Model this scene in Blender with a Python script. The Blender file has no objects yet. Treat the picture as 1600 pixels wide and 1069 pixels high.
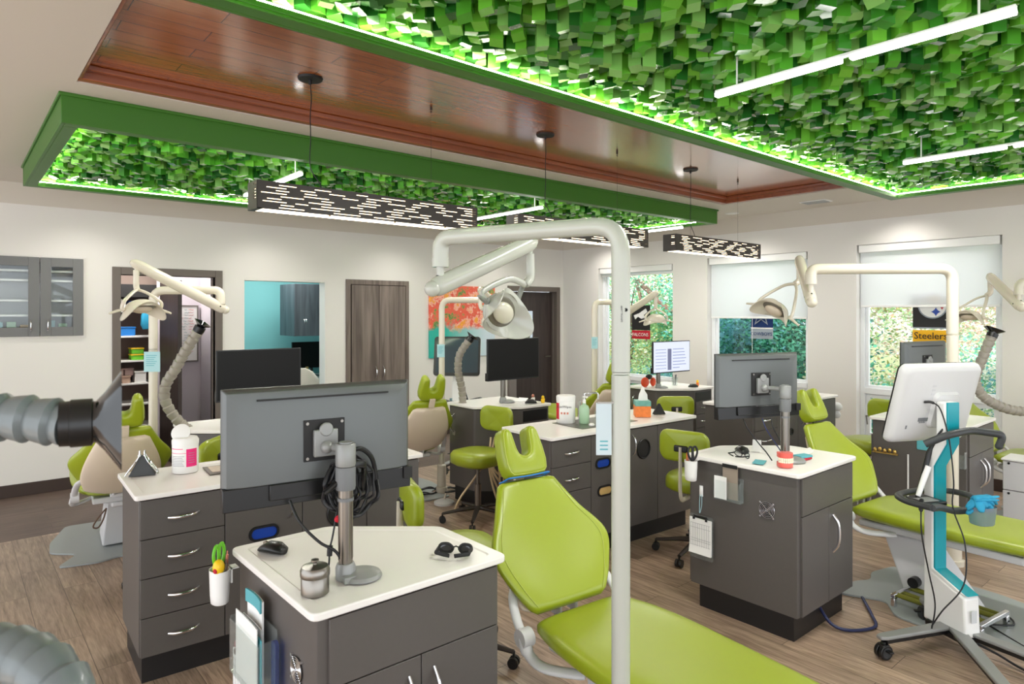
import bpy, bmesh, math, random
from mathutils import Vector, Matrix, Euler
random.seed(7)
PI = math.pi
C = bpy.context.scene.collection
WORLD, SUN, EXPO = 2.3, 8.0, 0.36
V = Vector

# ------------------------------------------------------------------ helpers
def lin(c):
    c = c/255.0
    return c/12.92 if c <= 0.04045 else ((c+0.055)/1.055)**2.4
def rgb(r, g, b): return (lin(r), lin(g), lin(b), 1.0)

def frame_of(d):
    d = d.normalized()
    a = V((0, 0, 1)) if abs(d.z) < .95 else V((1, 0, 0))
    x = a.cross(d).normalized(); y = d.cross(x)
    return x, y

class MB:
    def __init__(s): s.v = []; s.f = []; s.mi = []
    def add(s, vs, fs, M=None, mi=0):
        n = len(s.v)
        for p in vs:
            p = V(p)
            s.v.append(tuple(M @ p) if M is not None else tuple(p))
        for f in fs:
            s.f.append(tuple(i+n for i in f)); s.mi.append(mi)
        return s
    def box(s, x0, y0, z0, x1, y1, z1, M=None, mi=0):
        vs = [(x0,y0,z0),(x1,y0,z0),(x1,y1,z0),(x0,y1,z0),(x0,y0,z1),(x1,y0,z1),(x1,y1,z1),(x0,y1,z1)]
        return s.add(vs, [(0,3,2,1),(4,5,6,7),(0,1,5,4),(1,2,6,5),(2,3,7,6),(3,0,4,7)], M, mi)
    def prism(s, poly, z0, z1, M=None, mi=0, top=None):
        n = len(poly); top = top or poly
        vs = [(p[0],p[1],z0) for p in poly]+[(p[0],p[1],z1) for p in top]
        fs = [tuple(range(n-1,-1,-1)), tuple(range(n,2*n))]+[(i,(i+1)%n,n+(i+1)%n,n+i) for i in range(n)]
        return s.add(vs, fs, M, mi)
    def rings(s, rings, cap0=True, cap1=True, M=None, mi=0, closed=False):
        n = len(rings[0]); vs = [p for r in rings for p in r]; fs = []
        m = len(rings)
        for k in range(m if closed else m-1):
            a = k*n; b = ((k+1) % m)*n
            for i in range(n):
                j = (i+1) % n; fs.append((a+i, a+j, b+j, b+i))
        if not closed:
            if cap0: fs.append(tuple(range(n-1,-1,-1)))
            if cap1: fs.append(tuple(range((m-1)*n, m*n)))
        return s.add(vs, fs, M, mi)
    def tube(s, pts, r, seg=12, M=None, mi=0, flat=1.0, closed=False, caps=True):
        pts = [V(p) for p in pts]; n = len(pts)
        rs = r if isinstance(r, (list, tuple)) else [r]*n
        rg = []; x = None
        for i, p in enumerate(pts):
            if closed: d = pts[(i+1) % n]-pts[i-1]
            else: d = pts[min(i+1, n-1)]-pts[max(i-1, 0)]
            if d.length < 1e-9: d = V((0,0,1))
            d.normalize()
            if x is None: x, _ = frame_of(d)
            x = (x-d*x.dot(d))
            if x.length < 1e-6: x, _ = frame_of(d)
            x.normalize(); y = d.cross(x)
            rg.append([p+x*math.cos(2*PI*k/seg)*rs[i]+y*math.sin(2*PI*k/seg)*rs[i]*flat for k in range(seg)])
        return s.rings(rg, caps, caps, M, mi, closed)
    def cyl(s, p0, p1, r0, r1=None, seg=20, M=None, mi=0):
        return s.tube([p0, p1], [r0, r0 if r1 is None else r1], seg, M, mi)
    def lathe(s, prof, seg=28, M=None, mi=0):
        rg = [[(r*math.cos(2*PI*k/seg), r*math.sin(2*PI*k/seg), z) for k in range(seg)] for r, z in prof]
        return s.rings(rg, True, True, M, mi)
    def ell(s, c, rad, M=None, mi=0, nu=20, nv=12, R=None):
        rg = []
        for j in range(nv+1):
            t = -PI/2+PI*j/nv; cr = max(math.cos(t), .02)
            ring = []
            for k in range(nu):
                p = V((rad[0]*cr*math.cos(2*PI*k/nu), rad[1]*cr*math.sin(2*PI*k/nu), rad[2]*math.sin(t)))
                if R is not None: p = R @ p
                ring.append(p+V(c))
            rg.append(ring)
        return s.rings(rg, True, True, M, mi)
    def pad(s, st, seg=28, M=None, mi=0):
        # st: (centre, right, normal, halfwidth, halfthick, wrap)
        rg = []
        for c, rt, nm, w, th, wrap in st:
            ring = []
            for k in range(seg):
                a = 2*PI*k/seg; ca, sa = math.cos(a), math.sin(a)
                x = math.copysign(abs(ca)**.55, ca)
                y = math.copysign(abs(sa)**.75, sa)
                ring.append(V(c)+V(rt)*(x*w)+V(nm)*(y*th+wrap*x*x))
            rg.append(ring)
        return s.rings(rg, True, True, M, mi)
    def text(s, body, size, M, ext=.0008, align='CENTER', mi=0, sx=1.0):
        cu = bpy.data.curves.new('t', 'FONT'); cu.body = body; cu.size = size; cu.extrude = ext
        cu.align_x = align; cu.align_y = 'CENTER'; cu.resolution_u = 2
        o = bpy.data.objects.new('t', cu); C.objects.link(o)
        dg = bpy.context.evaluated_depsgraph_get()
        me = bpy.data.meshes.new_from_object(o.evaluated_get(dg))
        s.add([(v.co.x*sx, v.co.y, v.co.z) for v in me.vertices], [tuple(p.vertices) for p in me.polygons], M, mi)
        bpy.data.objects.remove(o); bpy.data.meshes.remove(me); bpy.data.curves.remove(cu)
        return s
    def build(s, name, mat, parent=None, bevel=0, sub=0, smooth=True, ang=38, kind=None, label=None, seg=2):
        me = bpy.data.meshes.new(name)
        me.from_pydata(s.v, [], s.f)
        ms = mat if isinstance(mat, (list, tuple)) else [mat]
        for m in ms: me.materials.append(m)
        if len(ms) > 1: me.polygons.foreach_set('material_index', s.mi)
        if len(s.f) < 20000:
            bm = bmesh.new(); bm.from_mesh(me)
            bmesh.ops.recalc_face_normals(bm, faces=bm.faces); bm.to_mesh(me); bm.free()
        if smooth:
            me.shade_smooth()
            if not sub: me.set_sharp_from_angle(angle=math.radians(ang))
        o = bpy.data.objects.new(name, me); C.objects.link(o)
        if parent: o.parent = parent
        if bevel:
            b = o.modifiers.new('b', 'BEVEL'); b.width = bevel; b.segments = seg; b.limit_method = 'ANGLE'; b.angle_limit = math.radians(40)
        if sub:
            b = o.modifiers.new('s', 'SUBSURF'); b.levels = sub; b.render_levels = sub
        if kind: o['kind'] = kind
        if label: o['label'] = label
        return o

def T(x=0, y=0, z=0, rz=0, rx=0, ry=0, s=1):
    return Matrix.Translation((x, y, z)) @ Euler((rx, ry, rz), 'XYZ').to_matrix().to_4x4() @ Matrix.Scale(s, 4)
def face_y(x, y, z):   # local x -> +X, y -> +Z, normal -> -Y
    return Matrix(((1,0,0,x),(0,0,-1,y),(0,1,0,z),(0,0,0,1)))
def face_x(x, y, z):   # local x -> -Y, y -> +Z, normal -> -X
    return Matrix(((0,0,-1,x),(-1,0,0,y),(0,1,0,z),(0,0,0,1)))

def spl(pts, n=8):
    pts = [V(p) for p in pts]; out = []
    for i in range(len(pts)-1):
        p0 = pts[max(i-1, 0)]; p1 = pts[i]; p2 = pts[i+1]; p3 = pts[min(i+2, len(pts)-1)]
        for k in range(n):
            t = k/n
            out.append(.5*((2*p1)+(-p0+p2)*t+(2*p0-5*p1+4*p2-p3)*t*t+(-p0+3*p1-3*p2+p3)*t**3))
    out.append(pts[-1]); return out
def fillet(pts, r, n=6):
    pts = [V(p) for p in pts]; out = [pts[0]]
    for i in range(1, len(pts)-1):
        a = (pts[i-1]-pts[i]); b = (pts[i+1]-pts[i])
        rr = min(r, a.length*.48, b.length*.48)
        p = pts[i]+a.normalized()*rr; q = pts[i]+b.normalized()*rr
        for k in range(n+1):
            t = k/n; out.append(p*(1-t)**2+pts[i]*2*t*(1-t)+q*t*t)
    out.append(pts[-1]); return out
def rrect(w, h, r, n=5):
    out = []
    for cx, cy, a0 in ((w/2-r, h/2-r, 0), (-w/2+r, h/2-r, 90), (-w/2+r, -h/2+r, 180), (w/2-r, -h/2+r, 270)):
        for k in range(n+1):
            a = math.radians(a0+90*k/n); out.append((cx+r*math.cos(a), cy+r*math.sin(a)))
    return out
def inset(poly, d):
    n = len(poly); out = []
    for i in range(n):
        p0, p1, p2 = V(poly[i-1]), V(poly[i]), V(poly[(i+1) % n])
        a = (p1-p0).normalized(); b = (p2-p1).normalized()
        na = V((-a.y, a.x)); nb = V((-b.y, b.x)); m = (na+nb); k = m.dot(na)
        out.append(tuple(p1+m*(d/k)))
    return out

def tag(o, label, cat, group=None):
    o['label'] = label; o['category'] = cat
    if group: o['group'] = group
    return o
def thing(name, label, cat, loc=(0,0,0), rz=0, group=None):
    o = bpy.data.objects.new(name, None); C.objects.link(o); o.empty_display_size = .1
    o.location = loc; o.rotation_euler = (0, 0, rz)
    return tag(o, label, cat, group)
def struct(name, loc=(0,0,0)):
    o = bpy.data.objects.new(name, None); C.objects.link(o); o.location = loc; o['kind'] = 'structure'; return o
def dup(root, loc, rz, label, group=None):
    r = root.copy(); C.objects.link(r); r.location = loc; r.rotation_euler = (0,0,rz); r['label'] = label
    if group: r['group'] = group
    for ch in list(root.children):
        c = ch.copy(); C.objects.link(c); c.parent = r
        for g in list(ch.children):
            d = g.copy(); C.objects.link(d); d.parent = c
    return r

# ------------------------------------------------------------------ materials
def mat(name, col, rough=.5, metal=0, spec=.5, coat=0, emis=None, es=0, alpha=1, bump=0, bscale=200, trans=0, var=0, vscale=6, coatr=.1):
    m = bpy.data.materials.new(name); m.use_nodes = True; nt = m.node_tree; b = nt.nodes['Principled BSDF']
    b.inputs['Base Color'].default_value = col; b.inputs['Roughness'].default_value = rough
    b.inputs['Metallic'].default_value = metal; b.inputs['Specular IOR Level'].default_value = spec
    b.inputs['Coat Weight'].default_value = coat; b.inputs['Coat Roughness'].default_value = coatr
    if emis: b.inputs['Emission Color'].default_value = emis; b.inputs['Emission Strength'].default_value = es
    if trans: b.inputs['Transmission Weight'].default_value = trans
    if alpha < 1: b.inputs['Alpha'].default_value = alpha
    tc = nt.nodes.new('ShaderNodeTexCoord')
    if bump:
        n = nt.nodes.new('ShaderNodeTexNoise'); n.inputs['Scale'].default_value = bscale; n.inputs['Detail'].default_value = 3
        bp = nt.nodes.new('ShaderNodeBump'); bp.inputs['Strength'].default_value = bump; bp.inputs['Distance'].default_value = .002
        nt.links.new(tc.outputs['Object'], n.inputs['Vector']); nt.links.new(n.outputs['Fac'], bp.inputs['Height']); nt.links.new(bp.outputs['Normal'], b.inputs['Normal'])
    if var:
        n = nt.nodes.new('ShaderNodeTexNoise'); n.inputs['Scale'].default_value = vscale; n.inputs['Detail'].default_value = 5
        mx = nt.nodes.new('ShaderNodeMix'); mx.data_type = 'RGBA'
        mx.inputs[6].default_value = tuple(c*(1-var) for c in col[:3])+(1,); mx.inputs[7].default_value = tuple(min(1, c*(1+var)) for c in col[:3])+(1,)
        nt.links.new(tc.outputs['Object'], n.inputs['Vector']); nt.links.new(n.outputs['Fac'], mx.inputs[0]); nt.links.new(mx.outputs[2], b.inputs['Base Color'])
    return m
def emit(name, col, s):
    m = bpy.data.materials.new(name); m.use_nodes = True; nt = m.node_tree; nt.nodes.clear()
    e = nt.nodes.new('ShaderNodeEmission'); e.inputs[0].default_value = col; e.inputs[1].default_value = s
    o = nt.nodes.new('ShaderNodeOutputMaterial'); nt.links.new(e.outputs[0], o.inputs[0]); return m
def planks(name, c1, c2, w, l, rot, rough, grain=.35, gap=(.05,.03,.02,1), coat=0, gapw=.0012, mid=None):
    m = bpy.data.materials.new(name); m.use_nodes = True; nt = m.node_tree; b = nt.nodes['Principled BSDF']; N = nt.nodes.new; L = nt.links.new
    tc = N('ShaderNodeTexCoord'); mp = N('ShaderNodeMapping'); mp.inputs['Rotation'].default_value = (0, 0, rot)
    L(tc.outputs['Object'], mp.inputs[0])
    br = N('ShaderNodeTexBrick'); br.inputs['Scale'].default_value = 1; br.inputs['Brick Width'].default_value = l; br.inputs['Row Height'].default_value = w
    br.inputs['Mortar Size'].default_value = gapw; br.inputs['Mortar Smooth'].default_value = 0; br.inputs['Color1'].default_value = (0,0,0,1); br.inputs['Color2'].default_value = (1,1,1,1); br.inputs['Mortar'].default_value = (.5,.5,.5,1)
    br.offset = .37; br.offset_frequency = 2; br.inputs['Bias'].default_value = 0
    L(mp.outputs[0], br.inputs['Vector'])
    st = N('ShaderNodeMapping'); st.inputs['Scale'].default_value = (1.2, 16, 1); L(mp.outputs[0], st.inputs[0])
    ad = N('ShaderNodeVectorMath'); ad.operation = 'ADD'; L(st.outputs[0], ad.inputs[0])
    sc = N('ShaderNodeVectorMath'); sc.operation = 'SCALE'; sc.inputs['Scale'].default_value = 37; L(br.outputs['Color'], sc.inputs[0]); L(sc.outputs[0], ad.inputs[1])
    n = N('ShaderNodeTexNoise'); n.inputs['Scale'].default_value = 1.6; n.inputs['Detail'].default_value = 9; n.inputs['Distortion'].default_value = 1.1; n.inputs['Roughness'].default_value = .62; L(ad.outputs[0], n.inputs['Vector'])
    n2 = N('ShaderNodeTexNoise'); n2.inputs['Scale'].default_value = 9; n2.inputs['Detail'].default_value = 6; L(ad.outputs[0], n2.inputs['Vector'])
    mxn = N('ShaderNodeMix'); mxn.inputs[0].default_value = .35; L(n.outputs['Fac'], mxn.inputs[2]); L(n2.outputs['Fac'], mxn.inputs[3])
    mr = N('ShaderNodeMapRange'); mr.inputs[1].default_value = .35; mr.inputs[2].default_value = .65; L(mxn.outputs[0], mr.inputs[0])
    mx = N('ShaderNodeMix'); mx.data_type = 'RGBA'; mx.inputs[6].default_value = c1; mx.inputs[7].default_value = c2; L(mr.outputs[0], mx.inputs[0])
    hv = N('ShaderNodeHueSaturation'); mr2 = N('ShaderNodeMapRange'); mr2.inputs[3].default_value = 1-grain; mr2.inputs[4].default_value = 1+grain*.6
    L(br.outputs['Color'], mr2.inputs[0]); L(mr2.outputs[0], hv.inputs['Value']); L(mx.outputs[2], hv.inputs['Color'])
    mg = N('ShaderNodeMix'); mg.data_type = 'RGBA'; L(br.outputs['Fac'], mg.inputs[0]); L(hv.outputs[0], mg.inputs[6]); mg.inputs[7].default_value = gap
    L(mg.outputs[2], b.inputs['Base Color']); b.inputs['Roughness'].default_value = rough; b.inputs['Coat Weight'].default_value = coat; b.inputs['Coat Roughness'].default_value = .12
    bp = N('ShaderNodeBump'); bp.inputs['Strength'].default_value = .08; bp.inputs['Distance'].default_value = .002; L(mxn.outputs[0], bp.inputs['Height']); L(bp.outputs[0], b.inputs['Normal'])
    return m
def woodgrain(name, c1, c2, rough=.5, axis='z', sc=1.0, coat=0):
    m = bpy.data.materials.new(name); m.use_nodes = True; nt = m.node_tree; b = nt.nodes['Principled BSDF']; N = nt.nodes.new; L = nt.links.new
    tc = N('ShaderNodeTexCoord'); mp = N('ShaderNodeMapping')
    mp.inputs['Scale'].default_value = {'z': (14*sc, 14*sc, .9*sc), 'x': (.9*sc, 14*sc, 14*sc), 'y': (14*sc, .9*sc, 14*sc)}[axis]
    L(tc.outputs['Object'], mp.inputs[0]); n = N('ShaderNodeTexNoise'); n.inputs['Scale'].default_value = 1.3; n.inputs['Detail'].default_value = 8; n.inputs['Distortion'].default_value = .8
    L(mp.outputs[0], n.inputs['Vector']); mr = N('ShaderNodeMapRange'); mr.inputs[1].default_value = .32; mr.inputs[2].default_value = .68; L(n.outputs['Fac'], mr.inputs[0])
    mx = N('ShaderNodeMix'); mx.data_type = 'RGBA'; mx.inputs[6].default_value = c1; mx.inputs[7].default_value = c2; L(mr.outputs[0], mx.inputs[0]); L(mx.outputs[2], b.inputs['Base Color'])
    b.inputs['Roughness'].default_value = rough; b.inputs['Coat Weight'].default_value = coat
    return m
def clear(name, col=(1,1,1,1), op=.12, rough=.03, trans=.0):
    m = bpy.data.materials.new(name); m.use_nodes = True; nt = m.node_tree; nt.nodes.clear(); N = nt.nodes.new; L = nt.links.new
    t = N('ShaderNodeBsdfTransparent'); t.inputs[0].default_value = col
    g = N('ShaderNodeBsdfGlossy'); g.inputs['Roughness'].default_value = rough
    fr = N('ShaderNodeFresnel'); ge = N('ShaderNodeNewGeometry'); iv = N('ShaderNodeMath'); iv.operation = 'MULTIPLY_ADD'; iv.inputs[1].default_value = 1/1.45-1.45; iv.inputs[2].default_value = 1.45; L(ge.outputs['Backfacing'], iv.inputs[0]); L(iv.outputs[0], fr.inputs[0])
    mx = N('ShaderNodeMixShader'); L(fr.outputs[0], mx.inputs[0]); L(t.outputs[0], mx.inputs[1]); L(g.outputs[0], mx.inputs[2])
    d = N('ShaderNodeBsdfDiffuse'); d.inputs[0].default_value = (.85,.88,.9,1)
    m2 = N('ShaderNodeMixShader'); m2.inputs[0].default_value = op; L(mx.outputs[0], m2.inputs[1]); L(d.outputs[0], m2.inputs[2])
    o = N('ShaderNodeOutputMaterial'); L(m2.outputs[0], o.inputs[0]); return m
def sheer(name, col, see, tl):
    m = bpy.data.materials.new(name); m.use_nodes = True; nt = m.node_tree; nt.nodes.clear(); N = nt.nodes.new; L = nt.links.new
    t = N('ShaderNodeBsdfTransparent'); d = N('ShaderNodeBsdfDiffuse'); d.inputs[0].default_value = col
    s = N('ShaderNodeBsdfTranslucent'); s.inputs[0].default_value = col
    a = N('ShaderNodeMixShader'); a.inputs[0].default_value = tl; L(d.outputs[0], a.inputs[1]); L(s.outputs[0], a.inputs[2])
    b = N('ShaderNodeMixShader'); b.inputs[0].default_value = see; L(a.outputs[0], b.inputs[1]); L(t.outputs[0], b.inputs[2])
    o = N('ShaderNodeOutputMaterial'); L(b.outputs[0], o.inputs[0]); return m

M = {}
M['wall'] = mat('wall_paint', rgb(226,222,217), .7, bump=.05, bscale=300)
M['ceil'] = mat('ceiling_paint', rgb(206,198,187), .8, bump=.06, bscale=250)
M['floor'] = planks('plank_floor', rgb(120,98,82), rgb(190,164,142), .18, 1.22, PI/2, .38, .22, gap=rgb(84,68,58), gapw=.0015)
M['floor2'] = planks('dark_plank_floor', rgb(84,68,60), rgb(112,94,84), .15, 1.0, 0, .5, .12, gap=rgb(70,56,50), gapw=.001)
M['tray'] = planks('gloss_ceiling_wood', rgb(146,78,34), rgb(180,104,54), .125, .9, 0, .2, .12, gap=rgb(50,20,8), coat=.8, gapw=.0016)
M['moulding'] = woodgrain('red_moulding', rgb(128,64,34), rgb(156,84,48), .35, 'x', coat=.4)
M['green_frame'] = mat('green_paint_frame', rgb(54,108,20), .42)
M['led'] = emit('led_strip_white', (1,1,.76,1), 62)
M['tube'] = emit('linear_lamp_white', (1,.98,.95,1), 9)
M['warm'] = emit('warm_diffuser', (1,.78,.5,1), 3.2)
M['warmb'] = emit('warm_bottom_diffuser', (1,.86,.66,1), 4.5)
M['blackmetal'] = mat('black_metal', rgb(48,40,36), .4, spec=.4)
M['black'] = mat('black_plastic', rgb(18,18,19), .35)
M['matblack'] = mat('matte_black', rgb(26,25,26), .6)
M['darkgrey'] = mat('dark_grey_plastic', rgb(52,54,56), .45)
M['lam'] = mat('bronze_grey_laminate', rgb(86,81,78), .42, spec=.5, var=.05, vscale=60)
M['toe'] = mat('black_toe_kick', rgb(24,22,23), .45)
M['counter'] = mat('white_solid_counter', rgb(238,234,230), .28, spec=.3, var=.015, vscale=5)
M['chrome'] = mat('chrome', rgb(225,225,228), .12, 1)
M['steel'] = mat('brushed_steel', rgb(136,131,124), .28, 1)
M['polegrey'] = mat('silver_grey_pole', rgb(146,147,146), .4, .25)
M['polegrey2'] = mat('mid_grey_grip', rgb(112,114,116), .5)
M['cream'] = mat('cream_enamel', rgb(214,205,188), .22, coat=.3)
M['creamgrey'] = mat('grey_white_enamel', rgb(184,185,176), .2, coat=.3)
M['white'] = mat('white_plastic', rgb(236,235,233), .3)
M['softwhite'] = mat('soft_white_plastic', rgb(208,207,208), .45)
M['beige'] = mat('beige_shell', rgb(216,200,180), .4)
M['midgrey'] = mat('mid_grey_handle', rgb(128,131,124), .4)
M['lampgrey'] = mat('lamp_reflector_grey', rgb(120,116,104), .3, .4)
M['green'] = mat('lime_vinyl', rgb(148,162,26), .4, bump=.05, bscale=500, coat=.35, coatr=.3)
M['stitch'] = mat('pale_stitching', rgb(196,206,110), .7)
M['monback'] = mat('monitor_back_grey', rgb(98,101,101), .38, .35)
M['screen'] = mat('black_screen', rgb(12,11,11), .45, spec=.25)
M['packet'] = mat('pale_packet', rgb(198,212,218), .6)
M['hose'] = mat('grey_hose', rgb(108,116,118), .35, coat=.2)
M['hosetaupe'] = mat('taupe_hose', rgb(150,143,132), .4)
M['funnel'] = mat('black_gloss_funnel', rgb(14,15,18), .12, coat=.5)
M['frame'] = mat('bronze_door_frame', rgb(104,94,87), .45)
M['doorwood'] = woodgrain('dark_door_wood', rgb(44,34,32), rgb(62,50,46), .5)
M['closet'] = woodgrain('weathered_wood', rgb(88,76,70), rgb(134,120,112), .5, sc=.8)
M['bluewood'] = woodgrain('slate_wood', rgb(62,70,78), rgb(92,102,110), .5)
M['teal'] = mat('teal_wall_paint', rgb(112,176,180), .7)
M['lilac'] = mat('pale_lilac_wall', rgb(214,206,214), .7)
M['brownwall'] = mat('taupe_room_wall', rgb(170,150,140), .7)
M['base'] = mat('dark_baseboard', rgb(62,48,42), .5)
M['winframe'] = mat('white_window_frame', rgb(238,240,242), .35)
M['glass'] = clear('window_glass', op=0.0)
M['acrylic'] = clear('clear_acrylic', (.95,.98,.97,1), .05, .04)
M['bluacr'] = clear('blue_acrylic', (.3,.42,.9,1), .05, .05)
M['smoke'] = clear('smoked_teal_bin', (.25,.5,.58,1), .2, .08)
M['shade'] = sheer('sheer_roller_fabric', (.90,.91,.92,1), .12, .55)
M['teall'] = mat('teal_trim', rgb(0,150,165), .3)
M['tealcard'] = mat('teal_card', rgb(88,168,178), .6)
M['bluetag'] = mat('pale_blue_card', rgb(168,208,214), .55)
M['paper'] = mat('paper_white', rgb(238,237,235), .8)
M['taupe'] = mat('taupe_board', rgb(150,136,122), .6)
M['pink'] = mat('magenta_label', rgb(232,30,120), .5)
M['orange'] = mat('orange_print', rgb(240,130,60), .6, var=.25, vscale=40)
M['orangered'] = mat('orange_red', rgb(230,80,40), .45)
M['bluedeep'] = mat('deep_blue_plastic', rgb(10,60,160), .35)
M['blue'] = mat('bright_blue', rgb(30,120,200), .5)
M['ltblue'] = mat('light_blue_cloth', rgb(40,150,190), .75, var=.2, vscale=30)
M['navy'] = mat('navy_cloth', rgb(10,45,100), .8)
M['silver'] = mat('silver_cloth', rgb(150,158,168), .8)
M['red'] = mat('red_cloth', rgb(190,25,45), .8)
M['redp'] = mat('dark_red_plastic', rgb(130,30,50), .5)
M['gum'] = mat('gum_pink', rgb(222,90,80), .3, coat=.4)
M['ivory'] = mat('ivory', rgb(240,230,205), .4)
M['yellow'] = mat('yellow_plastic', rgb(245,200,20), .4)
M['yelcloth'] = mat('gold_cloth', rgb(240,180,30), .8)
M['tan'] = mat('tan_plastic', rgb(206,170,110), .4)
M['limeplastic'] = mat('lime_handle', rgb(110,200,40), .35)
M['ink'] = mat('black_ink', rgb(20,20,22), .6)
M['rose'] = mat('rose_gold', rgb(200,130,110), .3, .7)
M['mat'] = mat('grey_floor_mat', rgb(150,156,156), .35)
M['cord'] = mat('black_cord', rgb(20,20,24), .45)
M['bluecord'] = mat('blue_black_cord', rgb(30,38,80), .4)
M['olive'] = mat('olive_tube', rgb(120,120,40), .4)
M['creamtube'] = mat('cream_tube', rgb(225,200,160), .4)
M['greensoap'] = mat('green_soap', rgb(190,225,190), .2, trans=.3)
M['pcb'] = mat('gold_brass', rgb(200,165,90), .3, .8)
M['downlight'] = emit('downlight_glow', (1,.96,.9,1), 10)
M['bark'] = mat('bark_brown', rgb(98,78,66), .9, bump=.5, bscale=20)
M['soil'] = mat('leaf_litter', rgb(112,120,84), .95, var=.35, vscale=8)

# ------------------------------------------------------------------ room shell
XW, YW, ZC = 7.58, 7.6, 2.88
def cells(a0, a1, b0, b1, holes):
    xs = sorted({a0, a1}|{min(max(h[k], a0), a1) for h in holes for k in (0, 1)})
    ys = sorted({b0, b1}|{min(max(h[k], b0), b1) for h in holes for k in (2, 3)})
    for i in range(len(xs)-1):
        for j in range(len(ys)-1):
            cx, cy = (xs[i]+xs[i+1])/2, (ys[j]+ys[j+1])/2
            if not any(h[0] < cx < h[1] and h[2] < cy < h[3] for h in holes): yield xs[i], xs[i+1], ys[j], ys[j+1]
XB, YB = -3.5, -4.5
m = MB(); m.box(XB, YB, -.1, XW+.2, 6.15, 0); m.build('floor', M['floor'], smooth=False, kind='structure')
m = MB(); m.box(XB, 6.15, -.1, XW+.2, 10.4, 0); m.build('floor', M['floor2'], smooth=False, kind='structure')
m = MB()
for x0, x1, y0, y1 in cells(XB, XW+.2, YB, YW+.15, [(.5, 6.5, 2.45, 4.02)]): m.box(x0, y0, ZC, x1, y1, ZC+.15)
m.build('ceiling', M['ceil'], smooth=False, kind='structure')
m = MB(); m.box(XB, YB, ZC+.15, XW+.2, 10.4, ZC+.3); m.box(XB,YW+.15,2.6,XW+.2,10.4,ZC+.15); m.build('ceiling', M['ceil'], smooth=False, kind='structure')
# wall_left: plane y = YW
HL = [(.34, .98, 1.50, 2.19), (1.32, 2.22, 0, 2.08), (2.535, 3.512, 0, 2.08), (3.80, 4.64, 0, 2.08), (6.47, 7.43, 0, 2.03)]
HL[0] = (-.6, .985, 1.50, 2.19)
m = MB()
for x0, x1, z0, z1 in cells(XB, XW+.2, 0, ZC, HL): m.box(x0, YW, z0, x1, YW+.15, z1)
m.build('wall_left', M['wall'], smooth=False, kind='structure')
# wall_right: plane x = XW
WY = [(5.473, 6.837), (3.597, 4.93), (1.738, 3.058)]; WT = [2.368, 2.405, 2.435]; WB = .28
HR = [(a, b, WB, t) for (a, b), t in zip(WY, WT)]+[(-1.6, -.2, WB, 2.43), (-3.9, -2.4, WB, 2.43)]
m = MB()
for y0, y1, z0, z1 in cells(YB, YW+.15, 0, ZC, HR): m.box(XW, y0, z0, XW+.2, y1, z1)
m.build('wall_right', M['wall'], smooth=False, kind='structure')
# sloped cove along the two walls
m = MB()
m.add([(XB, YW, 2.70), (XW, YW, 2.70), (XW-.12, YW-.12, ZC), (XB, YW-.12, ZC)], [(0,1,2,3)])
m.add([(XW, YW, 2.70), (XW, YB, 2.70), (XW-.12, YB, ZC), (XW-.12, YW-.12, ZC)], [(0,1,2,3)])
m.build('trim_1', M['ceil'], smooth=False, kind='structure')
m = MB(); m.box(XB, YW-.016, 0, 1.24, YW, .115); m.box(2.30, YW-.016, 0, 2.53, YW, .115); m.box(3.52, YW-.016, 0, 3.76, YW, .115); m.box(4.68, YW-.016, 0, 6.40, YW, .115)
m.build('baseboard_left', M['base'], bevel=.003, kind='structure')
m = MB(); m.box(XW-.016, YB, 0, XW, YW-.02, .115); m.build('baseboard_right', M['base'], bevel=.003, kind='structure')
# doors
def door_casing(n, x0, x1, zt, w=.075):
    d = struct('door_%d' % n, (0,0,0))
    m = MB(); m.box(x0, YW-.02, 0, x0+w, YW+.16, zt); m.box(x1-w, YW-.02, 0, x1, YW+.16, zt); m.box(x0+w, YW-.02, zt-w, x1-w, YW+.16, zt)
    m.box(x0+w, YW+.05, 0, x0+w+.012, YW+.09, zt-w); m.box(x1-w-.012, YW+.05, 0, x1-w, YW+.09, zt-w)
    m.build('door_frame', M['frame'], d, bevel=.004); return d
door_casing(1, 1.245, 2.295, 2.155)
d = door_casing(2, 6.40, 7.495, 2.10)
m = MB(); m.box(6.48, YW+.09, .01, 7.41, YW+.13, 2.02); m.build('door_leaf', M['doorwood'], d, bevel=.003)
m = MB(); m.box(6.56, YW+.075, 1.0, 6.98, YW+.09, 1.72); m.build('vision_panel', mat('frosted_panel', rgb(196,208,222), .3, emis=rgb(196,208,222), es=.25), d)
m = MB(); m.cyl((7.32, YW+.09, 1.0), (7.32, YW+.03, 1.0), .012); m.cyl((7.32, YW+.035, 1.0), (7.21, YW+.035, 1.0), .009); m.build('door_handle', M['steel'], d)
# grey post with switch beside door 2
m = MB(); m.box(6.405, YW-.05, 0, 6.54, YW-.018, 2.0); o = m.build('wall_post', mat('grey_post', rgb(120,112,108), .5), bevel=.004); tag(o, 'narrow grey upright panel at the left side of the dark door', 'panel')
m = MB(); m.box(-.015, -.006, -.09, .015, 0, .09); m.box(-.006, -.01, -.03, .006, -.006, .03); o = m.build('light_switch', M['white'], bevel=.003); o.location = (6.475, YW-.05, 1.17); tag(o, 'tall white light switch on the grey panel beside the dark door', 'switch')
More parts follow.
